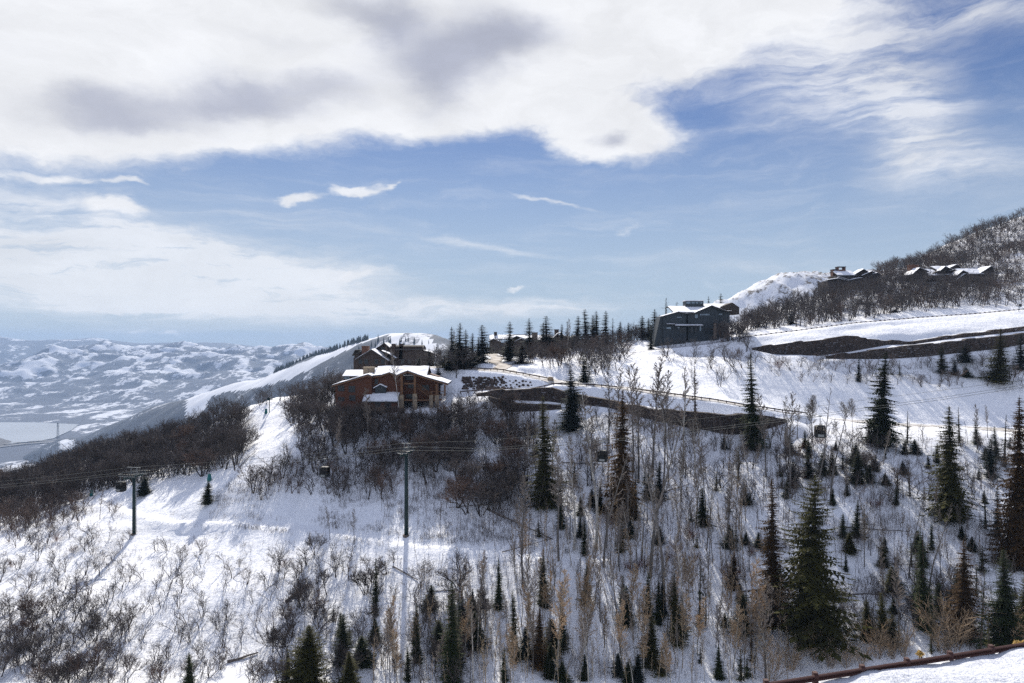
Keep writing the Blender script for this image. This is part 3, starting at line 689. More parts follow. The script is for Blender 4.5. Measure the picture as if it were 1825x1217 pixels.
H.part('chimney', DARKW, lambda b: (b.box(X_(989.5), X_(997), 4, 6.5, Z_(610), Z_(587.5)), b.box(X_(989), X_(997.6), 3.8, 6.7, Z_(587.5), Z_(586.5))))
for a in (965, 972, 1005, 1018): H.window(X_(a), X_(a+4), Z_(618), Z_(611), 0, 1)

# --- slate house -----------------------------------------------------------
X_, Z_, base = simple_px(1250, 272, 612)
zg = lambda *pts: [(X_(1170+a/10.735), Z_(520+b/10.735)) for a, b in pts]
gx_ = lambda a: X_(1170+a/10.735)
gz_ = lambda b: Z_(520+b/10.735)
H = House('slate_house', base, 'large slate-grey house with a glazed rooftop lantern and snowy low gables', 'house')
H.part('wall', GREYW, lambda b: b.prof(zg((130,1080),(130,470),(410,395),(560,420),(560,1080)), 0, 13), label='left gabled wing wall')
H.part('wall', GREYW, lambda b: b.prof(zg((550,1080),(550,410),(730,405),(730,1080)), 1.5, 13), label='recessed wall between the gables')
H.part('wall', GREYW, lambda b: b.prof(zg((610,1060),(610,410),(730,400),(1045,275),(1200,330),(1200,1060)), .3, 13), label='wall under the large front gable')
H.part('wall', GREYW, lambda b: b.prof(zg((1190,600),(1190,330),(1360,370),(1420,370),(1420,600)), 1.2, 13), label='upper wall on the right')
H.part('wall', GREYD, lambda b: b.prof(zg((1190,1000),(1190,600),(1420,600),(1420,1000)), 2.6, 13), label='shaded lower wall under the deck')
H.roof(zg((110,465),(410,380),(560,412),(600,405)), -1, 8, snow=.22)
H.roof(zg((600,405),(720,400),(1045,262),(1340,365),(1430,360)), -1, 10, snow=.22)
H.roof([(1, gz_(385)), (11, gz_(250)), (14, gz_(262))], gx_(330), gx_(1100), axis='x', snow=.2, label='long main roof with its ridge running across')
H.roof([(7, gz_(290)), (15, gz_(190)), (18, gz_(200))], gx_(1030), gx_(1560), axis='x', snow=.2)
H.part('gable_wall', SHINGLE, lambda b: b.prof(zg((1290,420),(1330,270),(1550,185),(1690,280),(1690,420)), 6.5, 14))
lt = H.part('lantern', GREYD, lambda b: (b.box(gx_(672), gx_(1028), 9.5, 14, gz_(275), gz_(200)), b.box(gx_(672), gx_(1028), 9.5, 14, gz_(160), gz_(148)),
      *[b.box(gx_(a), gx_(a+14), 9.5, 14, gz_(200), gz_(160)) for a in (672, 778, 865, 925, 955, 1014)]))
H.part('lantern_roof', SNOWR, lambda b: b.box(gx_(662), gx_(1040), 9.1, 14.4, gz_(148), gz_(133)), lt)
H.part('pane', GLASSB, lambda b: b.box(gx_(686), gx_(1014), 9.8, 13.7, gz_(200), gz_(160)), lt)
H.roof([(-2.2, gz_(645)), (0.0, gz_(622))], gx_(330), gx_(875), axis='x', snow=.16, thick=.22, label='thin shed roof over the lower storey')
H.roof([(-1.6, gz_(618)), (0, gz_(606))], gx_(180), gx_(345), axis='x', snow=.1, thick=.18)
for x0, x1, z0, z1, y, bars, gl in [(390,480,498,478,0,2,1),(668,700,500,432,.3,0,0),(740,790,500,432,.3,1,1),(835,1020,450,420,.3,6,1),(1170,1275,440,412,1.2,2,1),
                                     (190,275,708,678,0,0,1),(405,440,698,672,0,0,1),(660,690,770,668,0,0,0),(740,770,770,668,0,0,0),(830,860,745,655,.3,0,1),(930,1060,740,700,.3,3,0),(450,560,770,690,0,3,0)]:
    H.window(gx_(x0), gx_(x1), gz_(z0), gz_(z1), y, bars, glass=GLASSB if gl else GLASS)
H.part('deck', GREYD, lambda b: (b.box(gx_(1090), gx_(1380), -1.2, 1.2, gz_(600), gz_(585)), b.box(gx_(930), gx_(1070), -.7, .3, gz_(752), gz_(742))))
for a in (1085, 1310): H.part('pillar', STONEG, lambda b: b.prof(zg((a-15,900),(a+5,600),(a+42,600),(a+55,900)), -1.1, -.2))
H.part('buttress', GREYD, lambda b: b.prof(zg((-60,1100),(80,470),(135,470),(150,1100)), .6, 9))

# --- upper houses ----------------------------------------------------------
X_, Z_, base = simple_px(1525, 372, 519)
zu = lambda *pts: [(X_(1470+a/5.703), Z_(460+b/5.703)) for a, b in pts]
ux = lambda a: X_(1470+a/5.703)
uz = lambda b: Z_(460+b/5.703)
H = House('chimney_house', base, 'brown stepped-roof house with twin brick chimneys on the upper ridge', 'house')
H.part('wall', SHINGLE, lambda b: b.prof(zu((30,380),(30,230),(130,210),(240,240),(240,380)), 0, 12), label='left lower wall')
H.part('wall', SHINGLE, lambda b: b.prof(zu((140,380),(140,170),(330,160),(415,115),(455,140),(455,380)), 3, 12), label='upper wall under the high roof')
H.part('wall', SHINGLE, lambda b: b.prof(zu((240,380),(240,240),(320,225),(380,205),(400,380)), .5, 6), label='front wall')
H.part('wall', SHINGLE, lambda b: b.prof(zu((400,380),(400,180),(500,135),(560,170),(590,230),(590,380)), 1.5, 10), label='right stepped wall')
H.roof(zu((25,222),(130,205),(240,232)), -1, 6, snow=.4)
H.roof(zu((150,190),(255,222),(330,205),(385,198)), 0, 7, snow=.45)
H.roof([(2.5, uz(168)), (9, uz(112)), (12, uz(125))], ux(150), ux(350), axis='x', snow=.4)
H.roof(zu((330,158),(418,106),(465,135)), 2, 10, snow=.35)
H.roof(zu((395,172),(490,130),(530,150)), 1, 9, snow=.3)
H.roof(zu((495,160),(545,145),(585,180)), .5, 9, snow=.3)
H.roof(zu((410,232),(500,220),(590,210)), -1, 3, snow=.3)
for x0, x1, zt in ((152,202,96),(203,285,68)):
    ch = H.part('chimney', BRICK, lambda b: (b.box(ux(x0), ux(x1), 8, 11, uz(190), uz(zt+32)), b.box(ux(x0), ux(x0+12), 8, 11, uz(zt+32), uz(zt+8)), b.box(ux(x1-12), ux(x1), 8, 11, uz(zt+32), uz(zt+8))))
    H.part('chimney_cap', GREYD, lambda b: b.box(ux(x0-3), ux(x1+3), 7.8, 11.2, uz(zt+8), uz(zt)), ch)
for a in (150, 215, 275, 440, 520): H.window(ux(a), ux(a+26), uz(205 if a in (440,520) else 186), uz(190 if a in (440,520) else 174), {440:1.5,520:1.5}.get(a,3), 1)
X_, Z_, base = simple_px(1665, 366, 520)
zu = lambda *pts: [(X_(1470+a/5.703), Z_(460+b/5.703)) for a, b in pts]
H = House('sprawling_house', base, 'wide brown house with big snow-covered roofs and a brick chimney near the hill', 'house')
H.part('wall', SHINGLE, lambda b: b.prof(zu((885,380),(885,165),(955,105),(1050,150),(1050,380)), 0, 10), label='left gable wall')
H.part('wall', SHINGLE, lambda b: b.prof(zu((1050,380),(1050,180),(1200,120),(1245,85),(1300,110),(1300,380)), 3, 12), label='middle wall')
H.part('wall', SHINGLE, lambda b: b.prof(zu((1290,380),(1290,100),(1400,60),(1445,85),(1445,380)), 6, 13), label='rear gable wall')
H.roof(zu((880,165),(955,98),(1050,135)), -1, 8, snow=.35)
H.roof([(1, uz(175)), (10, uz(95)), (14, uz(110))], ux(1045), ux(1215), axis='x', snow=.4)
H.roof(zu((1190,122),(1240,80),(1310,112)), 1, 5, snow=.3)
H.roof([(4, uz(118)), (11, uz(62)), (14, uz(75))], ux(1200), ux(1400), axis='x', snow=.4)
H.roof(zu((1300,104),(1405,52),(1450,80)), 5, 13, snow=.25)
H.roof(zu((1190,165),(1240,168),(1290,160)), -1, 3, snow=.3)
H.part('chimney', BRICK, lambda b: (b.box(ux(925), ux(1010), 5, 8, uz(180), uz(62)), b.box(ux(920), ux(1015), 4.8, 8.2, uz(62), uz(56))))
for a in (915, 1080, 1120, 1240): H.window(ux(a), ux(a+26), uz(205), uz(185), 0 if a < 1000 else 3, 1)
X_, Z_, base = simple_px(1740, 358, 522)
zu = lambda *pts: [(X_(1470+a/5.703), Z_(460+b/5.703)) for a, b in pts]
H = House('gabled_house', base, 'brown house with a long snowy roof ending in a gable beside the brick-chimney house', 'house')
H.part('wall', SHINGLE, lambda b: b.prof(zu((1330,380),(1330,185),(1400,132),(1460,165),(1460,380)), 0, 9), label='left gable wall')
H.part('wall', SHINGLE, lambda b: b.prof(zu((1440,380),(1440,160),(1640,140),(1710,85),(1745,110),(1745,380)), 2, 11), label='long wall')
H.roof(zu((1335,175),(1395,125),(1450,150)), -1, 6, snow=.35)
H.roof(zu((1310,232),(1405,160),(1445,178)), -2, 2, snow=.4)
H.roof([(1, uz(158)), (8, uz(95)), (12, uz(105))], ux(1420), ux(1650), axis='x', snow=.4)
H.roof(zu((1580,158),(1705,78),(1740,100)), .8, 10, snow=.3)
for a in (1380, 1500, 1560, 1680): H.window(ux(a), ux(a+24), uz(215), uz(192), 0 if a < 1400 else 2, 1)

# --- gondola line ----------------------------------------------------------
def line_Y(px): return 144.9/(1+.235*(px-CX)/F) if True else 0
def tower(name, px, py_base, py_top, label, Y, w=1.0):
    p = at(px, py_base, Y); h = (py_base-py_top)/F*Y; p.z = float(hz(p.x, p.y))-.3; h += (at(px, py_base, Y).z-p.z)
    ang = math.atan(.235)*-1
    wd = w; t = empty(name, p, ang); tag(t, label, 'lift tower', 'gondola lift towers')
    b = MB(); b.tube([(0,0,0),(0,0,h*.5),(0,0,h)], [.42,.38,.34], 12); b.build('pole', STEELG, t, smooth=True)
    b = MB(); b.tube([(0,0,-.1),(0,0,.35)], .75, 12); b.build('footing', STONEG, t)
    b = MB(); b.box(-.22,.22,-3.0,3.0,h-.1,h+.35); b.box(-.35,.35,-.35,.35,h-.4,h+.5); b.build('crossarm', STEELG, t)
    for s in (-1, 1):
        f = MB()
        f.box(-1.9*w,1.9*w,s*2.7-.06,s*2.7+.06,h+.55,h+.72); f.box(-.1,.1,s*2.7-.1,s*2.7+.1,h-.05,h+.7)
        sb = f.build('sheave_assembly', GALV, t)
        wm = MB()
        for i in range(6): x = (-1.7+i*.68)*wd; wm.tube([(x,s*2.7-.16,h+.85),(x,s*2.7+.16,h+.85)], .24*min(1,wd+.2), 10)
        wm.build('sheaves', RUBBER, sb)
    f = MB()
    for x in (-.75*wd,.75*wd): f.box(x-.06,x+.06,-.08,.08,h+.3,h+2.1)
    f.box(-1.7*wd,1.7*wd,-.10,.10,h+2.1,h+2.22); f.box(-1.0*wd,1.0*wd,-.06,.06,h+1.25,h+1.33)
    f.build('lifting_frame', GALV, t)
    f = MB()
    for s in (-1,1):
        f = MB(); f.box(-1.7*wd,1.7*wd,s*2.0-.25,s*2.0+.25,h+.36,h+.42); f.tube([(-1.7*wd,s*1.7,h+1.3),(1.7*wd,s*1.7,h+1.3)], .03, 4)
        for q in (-1.6*wd,0,1.6*wd): f.tube([(q,s*1.7,h+.4),(q,s*1.7,h+1.3)], .03, 4)
        f.build('catwalk', GALV, t)
    l = MB()
    for s in (-.2,.2): l.box(.5,.54,s-.02,s+.02,.5,h)
    for i in range(int(h/.4)): l.box(.5,.54,-.2,.2,.6+i*.4,.63+i*.4)
    l.build('ladder', GALV, t)
    return p, h
p1, h1 = tower('lift_tower', 724, 948, 809, 'dark green lift tower rising from open snow beside the oak thicket', 150, .55)
p2, h2 = tower('lift_tower', 239, 945, 850, 'dark green lift tower beside the hanging cabin above the winding snow trail', 165)
LN = Vector((p1.x-p2.x, p1.y-p2.y, 0)).normalized(); PER = Vector((-LN.y, LN.x, 0))
# rope stations along the line: (photo x, photo y of rope)
st_near = [(1990,668),(1825,690),(1672,713),(1417,748),(1134,783),(860,803.5)]
def rope_point(px, py, off):
    """point of the rope plane (vertical plane through the line, offset sideways) on this bearing"""
    A = Vector((p1.x, p1.y, 0))+PER*off; u = (px-CX)/F
    # A + LN*s, with x = u*y
    s_ = (u*A.y-A.x)/(LN.x-u*LN.y); q = A+LN*s_; return Vector((q.x, q.y, (CY-py)/F*q.y))
top1 = p1.z+h1+1.12; top2 = p2.z+h2+1.12
def rope(off, pys, lift=0.0, end=(-140,893)):
    pts = [rope_point(a, b, off) for a, b in pys]
    A = Vector((p1.x,p1.y,top1+lift))+PER*off; B = Vector((p2.x,p2.y,top2+lift))+PER*off
    pts.append(A)
    for i in range(1, 8): t = i/8; q = A.lerp(B, t); q.z -= 4*.55*t*(1-t); pts.append(q)
    pts.append(B); E = B-LN*60; E.z = B.z-7.5
    for i in range(1, 5): t = i/4; q = B.lerp(E, t); q.z -= 1.2*t*(1-t); pts.append(q)
    return pts
CABLE = mat('steel_cable', (.12,.125,.11), .8, .2, 3.0, 0)
ropes = []
for off, dy, lab, lift, rad in ((-2.7, 0, 'haul cable on the near side of the lift towers carrying three cabins', 0, .03), (2.7, -4, 'haul cable on the far side of the lift towers', 0, .03)):
    pp = rope(off, [(a, b+dy) for a, b in st_near], lift); b = MB(); b.tube(pp, rad, 5); o = b.build('haul_cable', CABLE, None, smooth=True)
    tag(o, lab, 'cable', 'lift cables'); ropes.append(pp)
pp = rope(0, [(1990,655),(1825,677),(1751,686),(1464,723),(1016,771),(860,785.5)], 1.15); b = MB(); b.tube(pp, .024, 5)
tag(b.build('signal_cable', CABLE, None, smooth=True), 'thin signal cable strung over the tops of the lift towers', 'cable', 'lift cables')
def on_rope(pp, px):
    for a, b in zip(pp[:-1], pp[1:]):
        xa, xb = proj(a)[0], proj(b)[0]
        if (xa-px)*(xb-px) <= 0 and xa != xb: return a.lerp(b, (px-xa)/(xb-xa))
def make_cabin():
    t = empty('gondola_cabin')
    # local: rope at z = 0 along x
    b = MB(); b.tube([(0,0,.12),(0,-.12,-.2),(0,-.18,-.9),(0,0,-1.55)], .055, 6); b.box(-.28,.28,-.1,.1,-.08,.16); b.build('hanger', GALV, t)
    W, D = .92, .88
    bm = MB()
    ring = lambda z, w, d, c=.22: [(-w+c,-d,z),(w-c,-d,z),(w,-d+c,z),(w,d-c,z),(w-c,d,z),(-w+c,d,z),(-w,d-c,z),(-w,-d+c,z)]
    def shell(levels):
        o = len(bm.v)
        for z, w, d in levels: bm.v += ring(z, w, d)
        for i in range(len(levels)-1):
            for k in range(8): a = o+i*8+k; c = o+i*8+(k+1)%8; bm.f.append((a, c, c+8, a+8)); bm.m.append(0)
        bm.f.append(tuple(o+k for k in range(8))[::-1]); bm.f.append(tuple(o+(len(levels)-1)*8+k for k in range(8))); bm.m += [0,0]
    shell([(-3.75,W*.78,D*.78),(-3.55,W*.96,D*.96),(-2.95,W,D)]); body = bm.build('body', CABINP, t)
    bm = MB(); 
    shell([(-1.72,W*.88,D*.88),(-1.58,W*.72,D*.72)])
    for sx in (-1,1):
        for sy in (-1,1):
            bm.tube([(sx*W*.97,sy*D*.74,-2.95),(sx*W*.87,sy*D*.66,-1.72)], .045, 4); bm.tube([(sx*W*.74,sy*D*.97,-2.95),(sx*W*.66,sy*D*.87,-1.72)], .045, 4)
    for sy in (-1,1):
        for x in (-.3,.28): bm.tube([(x,sy*D*.985,-2.95),(x,sy*D*.87,-1.72)], .04, 4)
    bm.build('frame', CABINP, t)
    g = MB()
    # see-through glazing on the four sides
    for sy in (-1,1): g.add([(-W*.74,sy*D*.96,-2.95),(W*.74,sy*D*.96,-2.95),(W*.66,sy*D*.86,-1.72),(-W*.66,sy*D*.86,-1.72)], [(0,1,2,3)])
    for sx in (-1,1): g.add([(sx*W*.95,-D*.74,-2.95),(sx*W*.95,D*.74,-2.95),(sx*W*.85,D*.66,-1.72),(sx*W*.85,-D*.66,-1.72)], [(0,1,2,3)])
    g.build('glazing', tint_glass, t)
    s = MB(); s.box(-W*.7,W*.7,.45,.8,-3.3,-2.45); s.box(-W*.7,W*.7,-.8,-.45,-3.3,-2.45); s.build('bench', mat('cabin_seat', (.04,.035,.035), .7), t)
    r = MB(); r.box(-.5,.5,-D-.13,-D-.05,-3.5,-3.1); r.build('ski_rack', GALV, t)
    return t
tint_glass = bpy.data.materials.new('tinted_cabin_glass'); tint_glass.use_nodes = True; _t = NT(tint_glass.node_tree); _t.n.clear()
_o = _t.add('ShaderNodeOutputMaterial'); _m = _t.add('ShaderNodeMixShader'); _m.inputs[0].default_value = .03
_a = _t.add('ShaderNodeBsdfTransparent'); _a.inputs[0].default_value = (.22,.19,.16,1); _g = _t.add('ShaderNodeBsdfGlossy'); _g.inputs['Roughness'].default_value = .05; _g.inputs[0].default_value = (.5,.5,.5,1)
_t.l.new(_a.outputs[0], _m.inputs[1]); _t.l.new(_g.outputs[0], _m.inputs[2]); _t.l.new(_m.outputs[0], _o.inputs[0])
def copy_tree(o, parent=None):
    c = o.copy(); C.objects.link(c); c.parent = parent
    for ch in o.children: copy_tree(ch, c)
    return c
cab0 = make_cabin()
for i, (px, ri, lab) in enumerate([(216,0,'black gondola cabin hanging beside the green tower above the winding trail'),(579,0,'dark gondola cabin with lit windows hanging over bare brush by the ski run slope'),
                          (1076,0,'dark gondola cabin hanging between the tall firs under the dark retaining wall'),(1463,0,'dark green gondola cabin hanging above the sunlit crest and young firs')]):
    c = cab0 if i == 0 else copy_tree(cab0)
    q = on_rope(ropes[ri], px); c.location = q; c.rotation_euler = (0,0,math.atan2(LN.y, LN.x)); tag(c, lab, 'gondola cabin', 'gondola cabins')

# --- guardrails ------------------------------------------------------------
def guardrail(name, P, label, spacing=3.8, beam=.32, postw=.2, h=.75, material=None, rootz=True, postmat=None):
    Q = resample(P, spacing); base = Q[0].copy(); t = empty(name, base); tag(t, label, 'guardrail', 'guardrails')
    pts = [q-base for q in Q]; b = MB()
    for a, c in zip(pts[:-1], pts[1:]):
        d = (c-a); n = Vector((-d.y, d.x, 0)).normalized()*.05; up = Vector((0,0,h)); dn = Vector((0,0,h-beam)); mid = Vector((0,0,h-beam/2))
        prof = [(0,.0),(.10,1.1),(.28,1.1),(.44,-.6),(.56,-.6),(.72,1.1),(.90,1.1),(1,.0)]
        rows_ = [(dn+Vector((0,0,beam*f)), -n*q) for f, q in prof]
        vs = []
        for zoff, no in rows_: vs += [a+zoff+no, c+zoff+no]
        m_ = len(vs)
        for zoff, no in rows_: vs += [a+zoff+no+n*.35, c+zoff+no+n*.35]
        fs = []
        for r_ in range(len(prof)-1): q = 2*r_; fs += [(q,q+1,q+3,q+2),(q+m_+2,q+m_+3,q+m_+1,q+m_)]
        fs += [(0,m_,m_+1,1),(m_-2,m_-1,2*m_-1,2*m_-2)]
        b.add(vs, fs)
    b.build('beam', material or RUST, t)
    k = 0
    for q in pts[:100]:
        pb = MB(); pb.box(-postw/2, postw/2, .02, .02+postw, -.5, h+.06); pb.box(-postw/2, postw/2, -.02, .06, h-.3, h-.05)
        pb.build('post', postmat or material or RUST, t, loc=q)
    return t
def on_ground(P, up=0.0): return [Vector((p.x, p.y, float(hz(p.x, p.y))+up)) for p in P]
def pixline(items, step=2.0, up=0.0):
    P = poly(items); Q = resample(P, step); return on_ground(Q, up)
guardrail('guardrail', pixline([(800,655,221),(829,661,220),(886,667,217),(944,675,214.5),(978,679,212.5)]), 'brown guardrail beside the sandy road bend above the boulders', material=RUSTD)
guardrail('guardrail', pixline([(820,694,204.5),(886,690,204.5),(938,685,204.7),(987,682,205.5),(1045,683,206),(1100,690,203)]), 'brown guardrail above the boulders and along the top of the snowbank', material=RUSTD)
guardrail('guardrail', pixline([(1130,694,202.5),(1203,706,199.5),(1250,713,198),(1325,723,197),(1395,731,197.5),(1439,736,201)]), 'guardrail with closely set posts above the long dark retaining wall', material=RUSTD)
guardrail('guardrail', pixline([(1329,604,267),(1420,592,271),(1518,580,275),(1628,570,280),(1730,563,284),(1825,554,288),(1960,540,295)]), 'buried guardrail with only post tops showing along the upper shelf road', spacing=5.2, h=.35, beam=.12, postw=.5, material=RUSTD)

p = hit(981, 679); b = MB(); b.prof([(-.9,-.3),(-.8,1.0),(-.3,1.25),(.7,1.15),(.95,.4),(.9,-.3)], -.5, .6); o = b.build('stone_block', STONE, None, loc=p); tag(o, 'tan stone block standing at the end of the upper brown guardrail', 'boulder')
# --- dark terraced retaining walls ------------------------------------------
def retaining(name, W, label, th=.9):
    P = [at(a, c, Y) for a, b, c, Y in W]; T = [at(a, b, Y) for a, b, c, Y in W]
    Q = []; 
    for i in range(len(P)-1):
        n = max(1, int((P[i+1]-P[i]).length/.9))
        for k in range(n): t = k/n; Q.append((P[i].lerp(P[i+1], t), T[i].lerp(T[i+1], t)))
    Q.append((P[-1], T[-1])); base = Q[0][0].copy(); b = MB(); 
    rows = 6; V = []
    for i, (p, q) in enumerate(Q):
        d = (Q[min(i+1,len(Q)-1)][0]-Q[max(i-1,0)][0]); d.z = 0; d.normalize(); s = Vector((d.y, -d.x, 0))
        if s.y > 0: s = -s
        for k in range(rows):
            f = k/(rows-1); z = (p.z-1.2)*(1-f)+q.z*f + (.28*round(float(vnoise(np.array(i//4*.9), np.array(1.7)))*1.3)*.8 if k == rows-1 else 0)
            o = .22*float(vnoise(np.array(i*1.3+k*9), np.array(k*1.7)))+.35*(1-f)
            w = p+s*(o+1.25); V.append((w.x-base.x, w.y-base.y, z-base.z))
        w = p-s*th; V.append((w.x-base.x, w.y-base.y, V[-1][2])); V.append((w.x-base.x, w.y-base.y, p.z-1.5-base.z))
    n = rows+2; N = len(Q); i = np.arange(N-1)[:,None]*n+np.arange(n-1)[None,:]
    Fc = np.stack([i, i+1, i+1+n, i+n], -1).reshape(-1, 4)
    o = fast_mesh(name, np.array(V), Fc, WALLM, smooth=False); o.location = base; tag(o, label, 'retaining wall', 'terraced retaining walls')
    bm = bmesh.new(); bm.from_mesh(o.data)
    bm.verts.ensure_lookup_table()
    bm.faces.new([bm.verts[k] for k in range(n)]); bm.faces.new([bm.verts[(N-1)*n+k] for k in range(n)][::-1])
    bmesh.ops.recalc_face_normals(bm, faces=bm.faces); bm.to_mesh(o.data); bm.free()
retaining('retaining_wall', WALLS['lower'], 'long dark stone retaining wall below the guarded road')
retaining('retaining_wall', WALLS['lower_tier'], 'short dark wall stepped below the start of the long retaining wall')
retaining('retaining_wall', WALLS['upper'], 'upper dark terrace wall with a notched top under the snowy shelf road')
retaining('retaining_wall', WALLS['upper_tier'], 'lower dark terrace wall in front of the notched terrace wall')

# --- near roadside: bank, road corner, guardrail ---------------------------
nx = np.arange(-4, 60, .45); ny = np.arange(6, 40, .4); NX, NY = np.meshgrid(nx, ny)
gl0 = at(1380, 1221, 25.6); gl1 = at(1825, 1153, 28.9); gd = Vector((gl1.x-gl0.x, gl1.y-gl0.y)).normalized()
dist = (NX-gl0.x)*(-gd.y)+(NY-gl0.y)*gd.x          # + beyond the rail
RZ = -12.65
NZ = RZ + .0*NX + .05*np.clip((dist+6)/6,0,1) + .16*fbm(NX/2.2, NY/2.2, 4, 3)*np.clip(-(dist-1)/1.5,0,1)
bank = (sstep((dist+4.6)/1.8)*(1-sstep((dist-.1)/.5)))*.48*(1+.10*vnoise(NX/1.5, NY/1.5, 5)+.08*vnoise(NX/.5, NY/.5, 6)); NZ += bank
NZ -= np.where(dist > .5, (dist-.5)*.9, 0)
roadside = grid_mesh('roadside_bank', NX, NY, NZ, snow_mat('ploughed_snow', tint=(.70,.72,.77), debris=.0, bscale=4.0)); tag(roadside, kind='structure')
lowz = grid_mesh('gully_floor', *np.meshgrid(np.linspace(-150,160,40), np.linspace(30,99,30)), np.zeros((30,40))-50.5, SNOW_FAR); tag(lowz, kind='structure')
rp = MB(); c0 = at(1690, 1226, 25.2); rp.v = [(x, y, RZ+.12+.22) for x, y in ((17.2,25.9),(18.6,26.25),(22,27.0),(40,31),(45,12),(5,12),(5,21.5))]; rp.v = [(x,y,RZ+.42) for x,y,z in rp.v]; rp.f = [tuple(range(7))]; rp.m = [0]
tag(rp.build('near_road', mat('sanded_road', (.33,.26,.18), .9, .4, 2.0, .3)), kind='structure')
gq = [Vector((gl0.x+gd.x*s, gl0.y+gd.y*s, RZ+.0)) for s in np.arange(-8.5, 34, 2.05)]
for q in gq: q.z = at(1380, 1221, 25.6).z-.62 + .0
guardrail('guardrail', [q.copy() for q in gq], 'rust-brown guardrail along the snowy roadside with blocky posts', spacing=2.05, beam=.23, postw=.16, h=.75, material=RUST)

# --- small things ----------------------------------------------------------
def padding(px, py, hpx, lab, Y=None):
    p = hit(px, py); s = p.y/F; t = empty('snow_gun_post', p); tag(t, lab, 'padded post', 'teal padded posts')
    b = MB(); h = hpx*s; b.tube([(0,0,-.3),(0,0,h*1.02)], h*.08, 8); b.build('pole', STEELG, t)
    b = MB(); b.tube([(0,0,-.1),(0,0,h*.25),(.05,0,h*.6),(0.05,0,h*.97)], [h*.27,h*.30,h*.24,h*.2], 10); b.build('padding', TEAL, t)
padding(163, 884, 11, 'teal padded post standing by the trail under the brown oak band'); padding(373, 857, 13, 'teal padded post at the edge of the oaks above the small spruce'); padding(474, 737, 9, 'small teal padded post at the head of the ski run')
# snow gun on a tower at the head of the run
p = hit(480, 735); t = empty('snow_gun', p); tag(t, 'snow gun on a pole at the top of the ski run', 'snow gun')
b = MB(); b.tube([(0,0,-.5),(0,0,4.2)], .14, 8); b.build('pole', STEELG, t)
b = MB(); b.tube([(0,-.3,4.3),(0,-.7,4.4),(0,.7,4.3)], [.35,.5,.4], 10); b.tube([(0,0,3.8),(0,0,4.2)], .25, 6); b.build('fan_barrel', STEELG, t)
# round road sign
p = hit(1816, 556); s = p.y/F; t = empty('road_sign', p); tag(t, 'roadside pole with a dark round sign above the shelf road', 'road sign')
b = MB(); b.tube([(0,0,-.5),(0,0,27*s)], .09, 8); b.build('pole', GALV, t)
b = MB(); b.tube([(.55,-.12,12*s),(.55,-.07,12*s)], .62, 16); b.build('sign_disc', RUBBER, t)
b = MB(); b.tube([(.3,0,23*s),(1.1,0,23*s)], .07, 6); b.box(.7,1.5,-.15,.15,18.5*s,19.5*s); b.build('lamp_arm', RUBBER, t)
# far lattice tower on the slope under the ski mountain
t = empty('lattice_pylon', at(103, 786, 2900)); tag(t, 'distant lattice pylon standing against the frozen lake', 'pylon')
b = MB(); hh_ = 33/F*2900
for sx in (-1,1):
    for sy in (-1,1): b.tube([(sx*5,sy*5,-20),(sx*.8,sy*.8,hh_)], .55, 4)
for i in range(9):
    z0 = hh_*i/9; w0 = 5-4.2*i/9; w1 = 5-4.2*(i+1)/9; b.tube([(-w0,-w0,z0),(w1,-w1,hh_*(i+1)/9)], .35, 4); b.tube([(w0,w0,z0),(-w1,w1,hh_*(i+1)/9)], .35, 4)
b.build('mast', mat('pylon_steel', (.16,.17,.18), .6, .2, .1), t)
b = MB(); b.box(-7,7,-.4,.4,hh_*.8,hh_*.82); b.box(-5,5,-.4,.4,hh_*.92,hh_*.94); b.build('crossarm', MATS['pylon_steel'], t)
# boulders between the guardrails
BOULD = mat('riprap_boulder', (.085,.062,.052), .9, .5, 1.2, .5, rnd=.3)
bmeshes = []
for k in range(6):
    bm = bmesh.new(); bmesh.ops.create_icosphere(bm, subdivisions=2, radius=1)
    for v in bm.verts:
        n = float(fbm(np.array(v.co.x*1.1+k*7), np.array(v.co.y*1.1+v.co.z*1.7), 3, k)); v.co *= 1+.28*n; v.co.z *= .7
    me = bpy.data.meshes.new('boulder'); bm.to_mesh(me); bm.free(); me.materials.append(BOULD); bmeshes.append(me)
BLD = []
tries = 0
while len(BLD) < 85 and tries < 3000:
    tries += 1
    px = random.uniform(826, 948); py = random.uniform(672, 693)
    lo = 668+ (px-829)*.05; 
    if px > 905 and py < 679: continue
    if py > 700-(px-800)*.10+2: continue
    p = hit(px, py)
    if p is None or any((p-q).length < .85 for q, *_ in BLD): continue
    r = random.uniform(.35,.85)*(1 if px < 900 else .6); BLD.append((p, r))
# ---------------------------------------------------------------- vegetation meshes
def leafmat(name, col, trans=.38, rnd=.25):
    return mat(name, col, .75, .45, 5.0, 0, spec=.12, trans=trans, rnd=rnd)
NEEDLE = [leafmat('fir_needles_green', (.036,.050,.018)), leafmat('fir_needles_olive', (.080,.078,.022), .45), leafmat('fir_needles_brown', (.105,.060,.024), .42), leafmat('fir_needles_blue', (.024,.038,.030))]
BARK = mat('fir_bark', (.075,.055,.04), .9, .4, 6.0)
OAKB = mat('oak_bark', (.068,.057,.051), .9, .3, 4.0, rnd=.3)
OAKT = mat('oak_twigs', (.10,.082,.073), .9, .3, 2.0, rnd=.3)
OAKR = mat('oak_twigs_reddish', (.125,.082,.062), .9, .3, 2.0, rnd=.25)
ASPB = mat('aspen_bark', (.50,.47,.41), .8, .55, 9.0, 0, rnd=.25, col2=(.17,.155,.135))
ASPG = mat('aspen_bark_grey', (.15,.135,.12), .8, .4, 9.0, 0, rnd=.3)
ASPT = mat('aspen_twigs_tan', (.52,.40,.27), .85, .3, 3.0, 0, trans=.45, rnd=.2)
ASPTG = mat('aspen_twigs_grey', (.21,.175,.145), .85, .3, 3.0, 0, rnd=.25)
